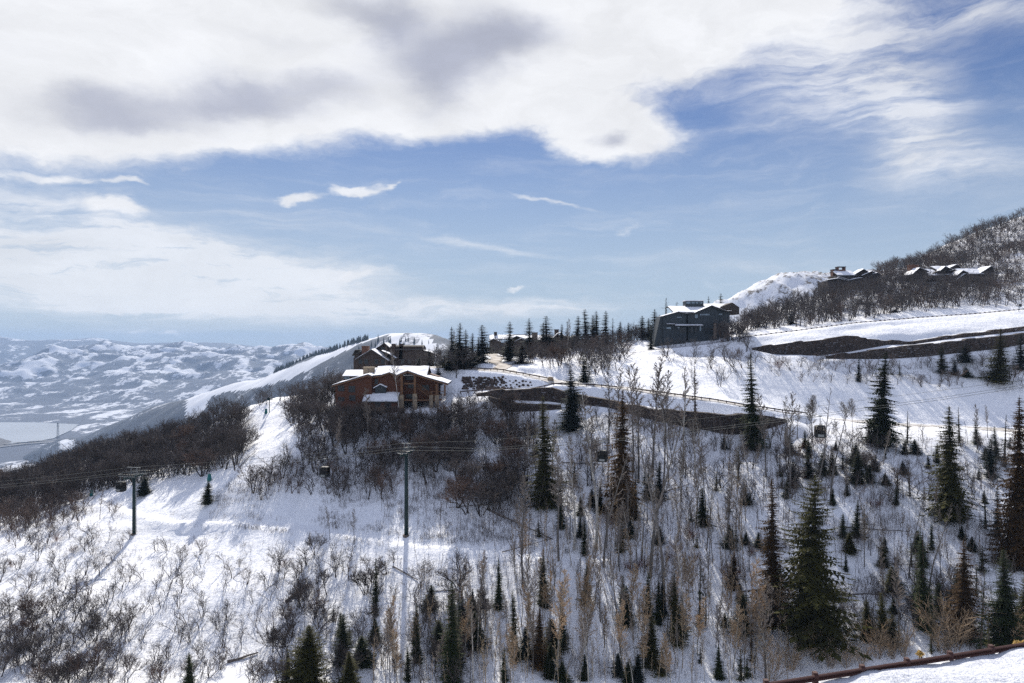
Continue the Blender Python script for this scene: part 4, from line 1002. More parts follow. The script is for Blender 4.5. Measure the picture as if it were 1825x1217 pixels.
REDT = mat('red_brush_twigs', (.20,.070,.045), .85, .3, 3.0, 0, trans=.3, rnd=.2)

class Segs:
    def __init__(s): s.a = []
    def add(s, p, q, r0, r1): s.a.append((p[0],p[1],p[2],q[0],q[1],q[2],r0,r1))
    def arrays(s, n=3):
        A = np.array(s.a, float); P, Q = A[:,:3], A[:,3:6]; D = Q-P; L = np.linalg.norm(D, axis=1, keepdims=True)+1e-9; D = D/L
        ref = np.where(np.abs(D[:,2:3]) < .9, np.array([[0,0,1.]]), np.array([[1.,0,0]]))
        U = np.cross(D, ref); U /= np.linalg.norm(U, axis=1, keepdims=True)+1e-9; W = np.cross(D, U)
        V = []
        for base, r in ((P, A[:,6:7]), (Q, A[:,7:8])):
            for k in range(n):
                a = 2*math.pi*k/n; V.append(base+(U*math.cos(a)+W*math.sin(a))*r)
        V = np.stack(V, 1).reshape(-1, 3); m = len(A); b = np.arange(m)[:,None]*2*n
        Fc = np.concatenate([b+np.array([[k, (k+1)%n, (k+1)%n+n, k+n]]) for k in range(n)], 0)
        return V, Fc
def mesh_of(name, V, Fc, m):
    o = fast_mesh(name, V, Fc, m, smooth=False); me = o.data; bpy.data.objects.remove(o); return me
def rv(s): return np.array([random.gauss(0,1), random.gauss(0,1), random.gauss(0,1)])*s
def norm(v): return v/(np.linalg.norm(v)+1e-9)

def oak(seed, stems=4, lvl=4, spread=.55, twist=.35, h=1.0, density=1.0, thick=1.45, twigr=.0034):
    """multi-stemmed crooked shrub tree of height about 1; returns (stems, twigs)"""
    random.seed(seed); A = Segs(); B = Segs()
    def grow(p, d, L, r, l):
        n = 3 if l > 1 else 2
        for i in range(n):
            d = norm(d + rv(twist*.5) + np.array([0,0,.10 if l > 1 else .05])); q = p+d*L/n; r1 = r*(.86 if l > 0 else .7)
            (A if l >= lvl-1 else B).add(p, q, r, r1); 
            if l > 0 and (i > 0 or l < lvl):
                for _ in range(1 if random.random() < .75*density else 2):
                    side = norm(d + norm(rv(1))*random.uniform(.5,1.1)); side[2] = abs(side[2])*.8+.1
                    grow(q, norm(side), L*random.uniform(.5,.72), r1*.58, l-1)
            p, r = q, r1
        if l > 0: grow(p, norm(d+rv(.3)), L*.62, r*.8, l-1)
    for s in range(stems):
        a = random.uniform(0, 6.28); k = random.uniform(.1, spread)
        d = norm(np.array([math.cos(a)*k, math.sin(a)*k, 1.0])); b0 = np.array([math.cos(a), math.sin(a), 0])*random.uniform(0,.05)
        b0[2] = -.04
        grow(b0, d, .36*random.uniform(.8,1.1), .013*thick*random.uniform(.8,1.2), lvl)
    for S in (A, B):
        for i, t in enumerate(S.a): S.a[i] = t[:6]+(max(t[6], twigr), max(t[7], twigr*.8))
    mx = max(max(t[5] for t in B.a), .5)
    for S in (A, B): S.a = [tuple(x/mx for x in t[:6])+t[6:] for t in S.a]
    return A, B
def aspen(seed, crown0=.35, nb=46, up=.9, L0=.16, r=.0105, twigr=.0021, sub=4):
    random.seed(seed); A = Segs(); B = Segs(); p = np.array([0,0,-.03]); d = norm(np.array([random.gauss(0,.03), random.gauss(0,.03), 1])); N = 12; P = [p]
    for i in range(N):
        d = norm(d+np.array([random.gauss(0,.035), random.gauss(0,.035), .04])); q = P[-1]+d*1.03/N; A.add(P[-1], q, r*(1-.85*i/N), r*(1-.85*(i+1)/N)); P.append(q)
    for k in range(nb):
        t = crown0+(1-crown0)*((k+random.random())/nb); i = min(int(t*N), N-1); f = t*N-i; b = P[i]*(1-f)+P[i+1]*f
        a = random.uniform(0, 6.28); L = L0*(1-t)**.6*random.uniform(.6,1.15)*(1 if t > crown0+.08 else .6)+.02
        dd = norm(np.array([math.cos(a), math.sin(a), up*random.uniform(.6,1.3)])); prev = b; rr = r*.28*(1-t*.6)
        for j in range(3):
            dd = norm(dd+rv(.12)+np.array([0,0,.14])); q = prev+dd*L/3; B.add(prev, q, max(rr*(1-j*.3), twigr), max(rr*(.7-j*.3), twigr))
            for _ in range(sub):
                sd = norm(dd+norm(rv(1))*.8); sq = q+sd*L*random.uniform(.15,.38); B.add(q, sq, twigr, twigr*.7)
                if random.random() < .6: B.add(sq, sq+norm(sd+rv(.5))*L*.15, twigr*.8, twigr*.6)
            prev = q
    return A, B
def bush(seed, n=16, sub=5, r=.006, spread=.9, twigr=.004):
    random.seed(seed); B = Segs()
    for k in range(n):
        a = random.uniform(0, 6.28); e = random.uniform(.05, spread); d = norm(np.array([math.cos(a)*e, math.sin(a)*e, 1])); p = np.array([math.cos(a)*.06, math.sin(a)*.06, -.05]); L = random.uniform(.6,1.05)
        for j in range(4):
            d = norm(d+rv(.12)); q = p+d*L/4; B.add(p, q, max(r*(1-j*.2), twigr), max(r*(.8-j*.2), twigr))
            for _ in range(sub if j > 0 else 1):
                sd = norm(d+norm(rv(1))*.6); L2 = L*random.uniform(.12,.3); sq = q+sd*L2; B.add(q, sq, twigr, twigr*.7); 
                if random.random() < .7: B.add(sq, sq+norm(sd+rv(.4))*L2*.6, twigr*.8, twigr*.6)
            p = q
    return B
def conifer(seed, whorls=46, per=6, rad=.12, z0=.04, power=.85, droop=.35, ragged=.25, seg=5, dead=0.0, fill=1.0, card=1.0):
    """returns trunk segments and needle-spray triangles; height 1, crown radius rad"""
    rg = np.random.default_rng(seed); T = Segs(); N = 10; lean = rg.normal(0,.008,2)
    for i in range(N):
        f, g = i/N, (i+1)/N; T.add((lean[0]*f,lean[1]*f,f*1.0-.03*(i==0)), (lean[0]*g,lean[1]*g,g*.995), .0135*(1-f)**.9+.0006, .0135*(1-g)**.9+.0006)
    V = []; Fc = []
    def tri(a, b, c): o = len(V); V.extend((a,b,c)); Fc.append((o,o+1,o+2))
    gaps = rg.random(12); a1 = rg.random()*6.28; asym = rg.uniform(.05,.28)
    for w in range(whorls):
        t = (w+rg.random()*.6)/whorls; z = z0+(1-z0)*t
        prof = (1-t)**power*(1.0 if t > .08 else .6+t*5)
        irregular = 1+ragged*math.sin(w*1.7+gaps[0]*6)+ragged*.6*rg.normal()
        nbr = max(3, int(per*(.55+.45*(1-t))+rg.random()))
        a0 = rg.random()*6.28
        for k in range(nbr):
            if rg.random() < dead: continue
            a = a0+6.28*k/nbr+rg.normal()*.3; L = rad*max(.06, prof*irregular*rg.uniform(.6,1.15)*(1+asym*math.sin(a-a1+z*4))*(.45 if rg.random() < .09 else 1))+.006
            ca, sa = math.cos(a), math.sin(a); dr = droop*rg.uniform(.6,1.3); upt = .35*(t**2)
            width = L*.34*card; prev = np.array([lean[0]*z, lean[1]*z, z])
            for j in range(seg):
                f0, f1 = j/seg, (j+1)/seg
                r1 = L*f1; zz = z+L*(upt*f1 - dr*f1 + .32*dr*f1*f1) 
                cur = np.array([ca*r1+lean[0]*z, sa*r1+lean[1]*z, zz]); dirv = cur-prev
                wj = width*(1.15-f1)*rg.uniform(.7,1.3)+.002
                side = np.array([-sa, ca, 0.0])
                for s in (-1, 1):
                    if rg.random() > fill: continue
                    tip = prev+dirv*rg.uniform(.9,1.7)+side*s*wj+np.array([0,0,-wj*rg.uniform(.15,.75)])
                    tri(prev, prev+dirv*.75+np.array([0,0,.0]), tip)
                # hanging sprig
                if rg.random() < .75*fill:
                    tri(prev+side*wj*.12, cur+side*-wj*.12, (prev+cur)/2+np.array([0,0,-wj*rg.uniform(.5,1.0)])+side*rg.normal()*wj*.2)
                prev = cur
            tri(prev-side*width*.14, prev+side*width*.14, prev+dirv*1.2)
    # leader
    tri(np.array([-.004,0,.95]), np.array([.004,0,.95]), np.array([lean[0],lean[1],1.02])); tri(np.array([0,-.004,.95]), np.array([0,.004,.95]), np.array([lean[0],lean[1],1.02]))
    return T, np.array(V), np.array(Fc)

def make_conifer_kind(key, nm, **kw):
    T, V, Fc = conifer(**kw); tv, tf = T.arrays(5)
    rr_ = np.hypot(V[:,0], V[:,1])/(1-V[:,2]*.8).clip(.2,1); k = kw['rad']/np.percentile(rr_, 96)
    V = V*np.array([k, k, 1.0])
    return dict(trunk=mesh_of('trunk', tv, tf, BARK), V=V, F=Fc, crown={})
CON = {
 'spire':  [make_conifer_kind('s', i, seed=i+1, whorls=66, per=8, rad=.085, power=.62, droop=.6, ragged=.22, z0=.02, card=1.9) for i in range(4)],
 'narrow': [make_conifer_kind('n', i, seed=i+21, whorls=46, per=9, rad=.12, power=.52, droop=.4, ragged=.2, card=1.7) for i in range(7)],
 'sparse': [make_conifer_kind('p', i, seed=i+41, whorls=30, per=5, rad=.10, power=.55, droop=.3, ragged=.4, dead=.12, fill=.8, z0=.05, card=1.6) for i in range(2)],
 'broad':  [make_conifer_kind('b', i, seed=i+61, whorls=50, per=10, rad=.185, power=.55, droop=.30, ragged=.16, seg=7, z0=.03, card=1.35) for i in range(2)],
 'big':    [make_conifer_kind('g', i, seed=i+81, whorls=84, per=10, rad=.12, power=.6, droop=.6, ragged=.26, seg=6, z0=.02, card=1.5) for i in range(2)],
}
def conifer_crown(k, mi):
    if mi not in k['crown']: k['crown'][mi] = mesh_of('crown', k['V'], k['F'], NEEDLE[mi])
    return k['crown'][mi]
def bare_kind(segs, names, mats_, n=(4,3)):
    out = []
    for S, nm, m, nn in zip(segs, names, mats_, n): v, f = S.arrays(nn); out.append(mesh_of(nm, v, f, m))
    return out
OAKS = []
for i in range(7): A, B = oak(100+i, stems=random.Random(i).choice((2,3,4,5)), lvl=4); OAKS.append((A, B))
OAKM = {m: [bare_kind(k, ('trunk','crown'), (OAKB, mm)) for k in OAKS] for m, mm in (('g',OAKT),('r',OAKR))}
for i in range(3):
    A, B = oak(140+i, stems=7, lvl=3, spread=.75, thick=.8, density=1.4)
    OAKM['g'].append(bare_kind((A,B), ('trunk','crown'), (OAKB, OAKT))); OAKM['r'].append(bare_kind((A,B), ('trunk','crown'), (OAKB, OAKR)))
ASP = {}
for key, bark, twig, kws in (('tan', ASPB, ASPT, dict(crown0=.32, nb=60, L0=.17, sub=5)), ('grey', ASPG, ASPTG, dict(crown0=.45, nb=44, L0=.13, sub=4)), ('pale', ASPB, ASPTG, dict(crown0=.5, nb=40, L0=.13, sub=3)),
                             ('snag', ASPG, ASPTG, dict(crown0=.3, nb=16, L0=.10, sub=1)), ('round', ASPG, ASPTG, dict(crown0=.42, nb=56, L0=.30, sub=5, up=1.0))):
    ASP[key] = [bare_kind(aspen(200+i+len(ASP)*10, **kws), ('trunk','crown'), (bark, twig)) for i in range(4 if key != 'round' else 2)]
BUSH = {'g': [bare_kind((bush(300+i),), ('bush',), (OAKT,), (3,))[0] for i in range(4)], 'tan': [bare_kind((bush(310+i, n=22, spread=.7),), ('bush',), (ASPT,), (3,))[0] for i in range(3)], 'red': [bare_kind((bush(320+i, n=26, spread=1.1),), ('bush',), (REDT,), (3,))[0] for i in range(2)]}

PLACED = []   # dicts: kind, root, px, py, h(px), desc
def put(root_name, p, meshes, h, rz=0.0, wide=1.0, cat='tree', info=None, lean=None, whole=None):
    sc_ = (h*wide, h*wide, h)
    if whole is not None:
        o = bpy.data.objects.new(root_name, whole); C.objects.link(o); o.location = p; o.scale = sc_
    else:
        o = bpy.data.objects.new(root_name, None); C.objects.link(o); o.location = p; o.scale = sc_; o.empty_display_size = .1
        for nm, me in zip(('trunk','crown'), meshes):
            c = bpy.data.objects.new(nm, me); C.objects.link(c); c.parent = o
    o.rotation_euler = (random.gauss(0,.02) if lean is None else lean[0], random.gauss(0,.02) if lean is None else lean[1], rz)
    o['category'] = cat
    d = dict(root=o, px=CX+p.x/p.y*F, py=CY-p.z/p.y*F, hpx=h/p.y*F, h=h, Y=p.y); d.update(info or {}); PLACED.append(d)
    return o
random.seed(77)
CONW = {'spire': .10, 'narrow': .145, 'sparse': .13, 'broad': .22, 'big': .165}
def fir(px, base, top, wpx, style='narrow', mi=0, Y=None, label=None, v=None):
    if Y is None:
        p = hit(px, base)
        if p is None or abs(proj(p)[1]-base) > 4: p = hit(px, base+3) or at(px, base, 200)
    else:
        x = (px-CX)/F*Y; p = Vector((x, Y, float(hz(x, Y)))) 
    h = (proj(p)[1]-top)/F*p.y; h = max(h, 1.2); ks = CON[style]; k = ks[(v if v is not None else random.randrange(99))%len(ks)]
    wd = wpx/F*p.y/(h*CONW[style])
    p.z -= .15
    return put('fir_tree', p, (k['trunk'], conifer_crown(k, mi)), h, random.uniform(0,6.28), wd, 'fir tree', dict(kind='fir', wide=wpx/max(1,(base-top)), mi=mi, label=label))
FIRS = [
 (1344,800,628,36,'spire',0,None,'tall dark narrow fir with its top crossing the snowy cut slope under the terrace wall'),
 (1568,792,625,54,'big',0,None,'tall dark fir with drooping boughs crossing the cables on the sunlit crest'),
 (1697,925,722,58,'big',1,None,'tall ragged double-topped fir on the slope between the crest and the near guardrail'),
 (1813,1010,706,70,'big',2,None,'tallest brownish fir cut by the right edge of the photo'),
 (1450,1140,848,112,'broad',1,None,'huge broad olive fir, widest tree on the lower slope'),
 (1378,1112,850,46,'spire',2,None,'tall rusty narrow fir pressed against the huge broad olive fir'),
 (1110,922,692,52,'big',2,None,'tall dark brown fir standing right of a hanging cabin below the long retaining wall'),
 (972,905,705,48,'spire',1,None,'tall olive fir with sunlit needles below the left end of the retaining wall'),
 (1019,768,655,44,'broad',3,None,'dense blue-black fir covering the left end of the long retaining wall'),
 (1041,682,628,22,'narrow',0,None,'small dark spruce standing alone at the outer edge of the road'),
 (1240,770,640,16,'sparse',2,None,'thin ragged brown fir in front of the long retaining wall'),
 (1781,682,584,38,'spire',1,None,'pair-topped olive fir in front of the lower terrace wall'), (1819,660,592,24,'narrow',3),
 (1645,1122,938,36,'spire',0), (1718,1135,960,44,'spire',2), (1747,1170,1008,24,'sparse',0), (1796,1155,978,50,'spire',0), (1822,1128,1010,34,'narrow',1),
 (1545,1142,1065,28,'narrow',1), (1573,1148,1053,28,'narrow',1), (1592,1152,1092,22,'narrow',1), (1672,1095,1038,22,'narrow',0),
 (1440,852,809,24,'narrow',0),(1467,846,797,22,'narrow',0),(1527,862,801,28,'broad',0),(1414,868,816,22,'narrow',3),(1434,798,765,14,'narrow',0),(1549,860,825,18,'narrow',0),
 (1578,864,841,16,'broad',0),(1609,845,820,16,'broad',3),(1631,808,781,20,'broad',3),(1617,790,731,16,'sparse',0),(1710,789,724,18,'sparse',0),(1741,792,750,16,'narrow',0),
 (1765,852,781,26,'narrow',3),(1790,832,737,20,'sparse',0),(1776,818,758,18,'narrow',0),(1393,870,838,12,'sparse',0),(1330,899,861,20,'narrow',0),(1300,914,869,14,'sparse',0),
 (1252,938,867,24,'narrow',0),(1757,942,863,18,'sparse',0),(1778,957,863,20,'narrow',3),(1527,957,888,18,'narrow',0),(1541,962,896,14,'sparse',1),(1501,958,912,16,'narrow',0),
 (1316,854,790,16,'sparse',1),(1407,808,772,18,'broad',3),(1678,666,614,20,'narrow',0),(1721,646,611,24,'broad',3),(1722,672,652,18,'broad',0),(1530,680,633,12,'narrow',3),(1702,668,640,14,'broad',3),(1604,668,640,10,'sparse',0),
 (1042,989,922,14,'narrow',0),(1107,983,928,18,'narrow',0),(1155,1100,1018,20,'narrow',0),(1174,1114,1030,18,'narrow',0),(1205,1148,1022,26,'spire',1),(1246,1120,991,22,'sparse',0),
 (1162,1188,1098,36,'narrow',1),(1306,1048,982,24,'narrow',2),(968,1080,988,22,'spire',1),(889,1086,992,15,'spire',0),(1045,1076,1002,18,'spire',0),(1110,1072,1023,14,'narrow',0),
 (920,1178,1046,22,'spire',0),(963,1188,1082,26,'spire',2),(1002,1152,1066,16,'spire',0),(857,1152,1108,12,'narrow',0),(1042,1212,1164,16,'narrow',0),(1069,912,864,20,'narrow',0),
 (1035,918,882,14,'narrow',0),(1000,942,868,18,'narrow',0),(1155,888,841,18,'narrow',0),(1174,890,820,20,'narrow',3),(548,1228,1112,64,'broad',1),(612,1185,1092,32,'narrow',0),
 (624,1230,1158,30,'spire',1),(745,1178,1074,22,'spire',0),(806,1218,1034,34,'spire',0),(670,1098,992,16,'narrow',0),(337,1225,1158,22,'narrow',0),(727,1215,1150,14,'narrow',0),
 (370,898,855,20,'broad',0),(258,880,848,24,'broad',3),(842,1080,1048,12,'broad',3),(1388,1060,1000,16,'narrow',0),(1625,1010,950,14,'sparse',0),(1740,1060,1000,14,'sparse',0),(1660,980,930,12,'narrow',0),(1484,900,868,14,'narrow',0),
 (960,868,812,14,'narrow',0),(1130,905,840,18,'narrow',3),(1120,1218,1172,18,'narrow',0),(800,1080,1045,9,'sparse',0),(1690,860,820,13,'narrow',0),(1598,900,866,11,'narrow',0),(1290,800,770,12,'narrow',3),(1425,1150,1112,12,'narrow',0),
 (1763,1195,1090,20,'sparse',1),(1660,1165,1080,18,'sparse',0),(1340,1180,1110,16,'sparse',2),(1280,1210,1150,18,'narrow',0),(898,1215,1150,14,'narrow',0),(1508,1018,985,10,'narrow',0),
]
for r in FIRS:
    r = list(r)+[None]*(8-len(r)); fir(r[0], r[1], r[2], r[3], r[4], r[5], r[6], r[7])
random.seed(31)
for pl, n, lo, hi_ in (([(950,790),(1300,800),(1330,1000),(960,1000)], 16, 22, 48), ([(1370,780),(1800,790),(1800,900),(1400,890)], 22, 18, 42), ([(1300,900),(1380,900),(1350,1100),(1280,1090)], 5, 20, 40),
                       ([(1490,960),(1810,960),(1810,1120),(1500,1140)], 20, 22, 58), ([(660,1080),(1360,1090),(1370,1215),(640,1215)], 24, 26, 72), ([(470,1080),(640,1100),(620,1215),(480,1215)], 4, 24, 50)):
    k = 0; tr = 0
    while k < n and tr < 400:
        tr += 1; x = random.uniform(min(a for a,b in pl), max(a for a,b in pl)); y = random.uniform(min(b for a,b in pl), max(b for a,b in pl))
        ins = False
        for i in range(len(pl)):
            (x1,y1),(x2,y2) = pl[i], pl[(i+1)%len(pl)]
            if (y1 > y) != (y2 > y) and x < (x2-x1)*(y-y1)/(y2-y1)+x1: ins = not ins
        if not ins or hit(x, y) is None: continue
        if any(abs(x-c) < 16 and y > cy and y-60 < cy for c, cy in ((1076,805),(1463,762),(579,842))): continue
        if any(abs(d['px']-x) < 11 and abs(d['py']-y) < 16 for d in PLACED): continue
        hp = random.uniform(lo, hi_); fir(x, y, y-hp, hp*random.uniform(.34,.62), random.choice(('narrow','narrow','spire','sparse','broad')), random.choice((0,0,1,3,0))); k += 1
# spruces along the ridge and around the houses: (x, top, width, distance)
RIDGE = [(817,574,20,226),(806,581,16,232),(831,586,18,224),(841,592,16,229),(822,612,24,219),(861,578,24,240),(852,600,18,236),(907,572,20,246),(944,566,18,262),(975,562,24,268),(968,574,18,272),
 (1011,572,12,275),(1028,562,18,280),(1045,550,18,284),(1056,560,15,288),(1064,553,16,284),(1079,553,16,290),(1092,566,12,292),(1144,562,16,292),(1156,566,14,296),(1167,550,17,284),(1176,560,12,290),(930,612,20,238),
 (768,620,13,236),(791,632,14,222),(800,640,18,217),(781,646,14,213),(1206,537,14,300),(1187,530,18,305),(1263,527,9,300),(1286,522,13,300),(1160,592,9,268),(1000,576,10,292),(746,636,9,236),(1120,574,12,290),(1104,572,11,296),
 (1594,556,10,300),(1535,540,10,330),(1545,548,12,325),(1615,520,10,350),(1650,505,10,360),(1410,556,12,300),(1350,552,12,302),(1370,540,9,340),(1758,500,14,350),(1700,488,10,362),(1712,478,9,376),(1484,540,8,330)]
for px, top, w_, Y in RIDGE: fir(px, 0, top, w_*1.45, 'sparse' if (px in (1187,1011,1092,1206)) else 'narrow', 3 if Y < 300 else 0, Y)

# ---- scatter helpers
def inpoly(x, y, pl):
    ins = False; n = len(pl)
    for i in range(n):
        (x1,y1),(x2,y2) = pl[i], pl[(i+1)%n]
        if (y1 > y) != (y2 > y) and x < (x2-x1)*(y-y1)/(y2-y1)+x1: ins = not ins
    return ins
POLES = [(p1, 2.0), (p2, 2.0)]
KEEP = [ (a, c, Y) for W in WALLS.values() for a, b, c, Y in W]
KEEPP = [at(*k) for k in KEEP]
def free(p):
    for q, r in POLES:
        if (p.xy-q.xy).length < r: return False
    for P, hw in ((road1,3.4),(road2,3.2),(shelf,3.2),(trail,1.3)):
        for a, b in zip(P[:-1], P[1:]):
            d = b.xy-a.xy; t = max(0, min(1, (p.xy-a.xy).dot(d)/d.length_squared))
            if (p.xy-(a.xy+d*t)).length < hw: return False
    for q in KEEPP:
        if (p.xy-q.xy).length < 1.6: return False
    # building footprints
    for cx0, Y, w0, w1, dep in ((695,197,-15.5,15.5,13),(703,250,-16,18,15),(915,300,-12,10,13),(1000,312,-10,10,12),(1250,272,-17,17,16),(1525,372,-17,17,13),(1665,366,-14,14,14),(1740,358,-11,9,12)):
        X0 = (cx0-CX)/F*Y
        if X0+w0 < p.x < X0+w1 and Y-2 < p.y < Y+dep: return False
    return True
def scatter(pl, n, mind=1.2, ground=None, yr=None):
    """points on the ground under sight polygon pl; or, with yr, on ground X/Y range polygon"""
    xs = [a for a, b in pl]; ys = [b for a, b in pl]; out = []; tries = 0
    while len(out) < n and tries < n*14:
        tries += 1
        x = random.uniform(min(xs), max(xs)); y = random.uniform(min(ys), max(ys))
        if not inpoly(x, y, pl): continue
        if ground: Y = y; X = (x-CX)/F*Y; p = Vector((X, Y, float(hz(X, Y))))
        else:
            p = hit(x, y)
            if p is None: continue
        if not free(p) or any(abs(p.x-q.x) < mind and abs(p.y-q.y) < mind for q in out): continue
        out.append(p)
    return out
OAKLIST = []   # (p, h, colour, region)
def oaks(pl, n, hmin, hmax, col='g', mind=1.2, ground=False, red=.1, region=''):
    for p in scatter(pl, n, mind, ground):
        h = random.uniform(hmin, hmax)*random.uniform(.85,1.1); c = 'r' if random.random() < red else 'g'
        OAKLIST.append((p, h, c, region))
# ridge band at the left: sight x, distance Y
oaks([(-30,196),(130,190),(300,184),(430,182),(432,246),(300,256),(100,262),(-30,264)], 720, 5.8, 8.4, mind=1.15, ground=True, red=.06, region='band')
oaks([(-30,172),(60,172),(150,180),(210,186),(130,196),(-30,200)], 95, 3.8, 6.0, mind=1.1, ground=True, red=.75, region='band')
oaks([(-20,885),(60,900),(230,905),(170,945),(60,985),(-20,990)], 55, 2.5, 5.0, mind=1.1, red=.7, region='band')
oaks([(430,250),(520,246),(610,244),(610,225),(560,205),(515,215),(500,235),(440,247)], 60, 4.5, 7.0, ground=True, mind=1.5, region='ridge')
oaks([(505,730),(590,712),(600,745),(660,748),(660,800),(600,812),(545,800),(515,775)], 68, 5.5, 8.5, mind=1.1, region='below_lodge')
oaks([(440,870),(520,800),(640,820),(700,812),(700,895),(560,880),(450,895)], 85, 3.5, 6.5, mind=1.2, red=.3, region='mid')
oaks([(660,765),(800,740),(850,750),(850,820),(760,850),(670,830)], 60, 5.0, 8.0, mind=1.1, red=.2, region='centre')
oaks([(740,780),(880,730),(950,745),(950,860),(880,930),(830,925),(790,880),(740,850)], 85, 4.5, 8.5, mind=1.3, red=.25, region='centre')
oaks([(690,745),(860,712),(950,735),(1000,790),(940,800),(760,760)], 70, 3.5, 6.0, mind=1.1, red=.5, region='centre')
oaks([(-20,1000),(100,960),(240,955),(400,985),(500,1010),(500,1120),(350,1230),(-20,1230)], 165, 2.2, 4.4, mind=1.6, red=.15, region='slope')
oaks([(-20,1080),(160,1040),(240,1100),(230,1230),(-20,1230)], 110, 3.0, 4.8, mind=1.1, red=.15, region='slope')
oaks([(500,985),(760,1000),(860,1010),(860,1230),(440,1230),(480,1100)], 105, 2.8, 6.0, mind=1.5, red=.1, region='lower')
oaks([(940,228),(1000,224),(1080,218),(1110,232),(1130,262),(1090,285),(960,285),(930,255)], 150, 4.5, 7.5, mind=1.4, ground=True, red=.25, region='road')
oaks([(760,225),(815,214),(850,222),(800,245),(740,246)], 30, 4.5, 8, mind=1.4, ground=True, region='road')
oaks([(1090,275),(1180,282),(1180,300),(1080,300)], 28, 5, 8, mind=1.4, ground=True, region='road')
oaks([(1325,284),(1420,287),(1520,290),(1640,296),(1760,306),(1760,345),(1640,360),(1560,366),(1450,364),(1325,330)], 430, 6, 9.5, mind=1.7, ground=True, red=.1, region='shelf')
oaks([(1470,352),(1560,355),(1640,350),(1775,345),(1775,356),(1640,364),(1560,370),(1470,370)], 110, 5, 7.2, mind=1.6, ground=True, red=.1, region='shelf')
oaks([(596,184),(665,184),(665,193.5),(596,193.5)], 34, 5.5, 7.5, mind=.9, ground=True, region='below_lodge')
oaks([(660,186),(830,187),(830,194),(660,192)], 40, 2.5, 4.2, mind=1.0, ground=True, region='below_lodge')
oaks([(1283,262),(1330,262),(1330,269),(1283,269)], 14, 5.5, 9.5, mind=1.0, ground=True, region='shelf')
oaks([(1180,262),(1280,262),(1280,268),(1180,268)], 14, 2.5, 5, mind=1.2, ground=True, region='shelf')
oaks([(1060,186),(1400,180),(1400,184.5),(1060,190.5)], 40, 3.5, 6.5, mind=1.3, ground=True, region='upper_slope')
oaks([(860,268),(1020,276),(1030,297),(865,292)], 60, 5, 8, mind=1.5, ground=True, region='road')
oaks([(1290,275),(1325,276),(1325,300),(1290,295)], 14, 5, 8, mind=1.5, ground=True, region='shelf')
oaks([(1750,300),(1840,300),(1840,420),(1750,400)], 170, 4.5, 7.5, mind=2.0, ground=True, red=.3, region='hill')
oaks([(1570,375),(1700,385),(1840,400),(1850,490),(1700,490),(1600,450),(1560,410)], 560, 5, 8.5, mind=1.7, ground=True, red=.3, region='hill')
oaks([(1170,640),(1330,612),(1340,640),(1400,650),(1330,665),(1300,700),(1180,650)], 30, 3.5, 7.5, mind=2.0, region='cut')
oaks([(1350,640),(1460,645),(1620,645),(1825,625),(1830,690),(1700,690),(1560,690),(1450,685),(1370,670)], 95, 2.5, 5.5, mind=1.4, red=.2, region='terrace')
oaks([(1000,760),(1300,790),(1440,765),(1600,780),(1820,790),(1820,900),(1450,900),(1000,880)], 190, 2.5, 5.8, mind=1.8, red=.3, region='upper_slope')
oaks([(1480,1060),(1620,1020),(1760,1040),(1800,1100),(1600,1130),(1480,1130)], 55, 2.5, 5.5, mind=1.6, region='lower_slope')
def oak_rank(t): return t[1]/t[0].y
# scatter again where the photo has open snow: ski run, roof fronts, cabin gaps
RUN = [(428,838),(432,790),(450,750),(480,722),(508,712),(520,716),(505,760),(512,800),(480,832)]
def blocked(p, h):
    px, py = proj(p)
    if inpoly(px, py, RUN) or px < -40: return True
    if 598 < px < 800 and py < 758 and p.y < 197 and py-h/p.y*F < 722: return 722 < py
    for c in (579, 1076, 1463, 216):
        cy = {579:850,1076:813,1463:770,216:878}[c]
        if abs(px-c) < 12 and py > cy and py-h/p.y*F < cy+4 and p.y < 148: return True
    for c, cb in ((724,948),(239,945)):
        if abs(px-c) < 9 and p.y < (150 if c == 724 else 165): return True
    if inpoly(px, py, [(120,885),(240,868),(430,838),(430,870),(300,905),(200,905)]): return True
    return False
OAKLIST = [t for t in OAKLIST if not blocked(t[0], t[1])]
def in_frame(t):
    px, py = proj(t[0]); return -5 < px < 1830 and py-t[1]/t[0].y*F < 1212
OAKLIST.sort(key=lambda t: -(oak_rank(t) if in_frame(t) else 0))
NEAR = [t for t in OAKLIST if t[3] != 'band'][:225] + [t for t in OAKLIST if t[3] == 'band'][:70]
ids = {id(t) for t in NEAR}; REST = [t for t in OAKLIST if id(t) not in ids]
for p, h, c, reg in NEAR:
    i = random.randrange(10); p = p.copy(); p.z -= .1
    put('oak_tree', p, OAKM[c][i], h, random.uniform(0,6.28), random.uniform(.85,1.25), 'oak tree', dict(kind='oak', col=c, region=reg))
# the countless rest of the thickets: one object per mass
LOW = []
for i in range(9): A, B = oak(160+i, stems=(2,3,4)[i%3], lvl=3, twigr=.0042, density=1.3); A.a += B.a; LOW.append(A.arrays(3))
def mass(name, items, m, desc):
    Vs = []; Fs = []; o = 0
    for p, h, c, reg in items:
        V, Fc = LOW[random.randrange(len(LOW))]; a = random.uniform(0,6.28); ca, sa = math.cos(a), math.sin(a); w = random.uniform(.85,1.25)
        W = np.stack([(V[:,0]*ca-V[:,1]*sa)*h*w+p.x, (V[:,0]*sa+V[:,1]*ca)*h*w+p.y, V[:,2]*h+p.z-.1], 1)
        Vs.append(W); Fs.append(Fc+o); o += len(V)
    ob = fast_mesh(name, np.concatenate(Vs), np.concatenate(Fs), m, smooth=False); tag(ob, kind='stuff'); return ob
mass('oak_thicket', [t for t in REST if t[2] == 'g'], mat('thicket_twigs', (.098,.083,.076), .9, .35, .25), '')
mass('reddish_oak_thicket', [t for t in REST if t[2] == 'r'], mat('thicket_twigs_reddish', (.125,.088,.07), .9, .35, .25), '')

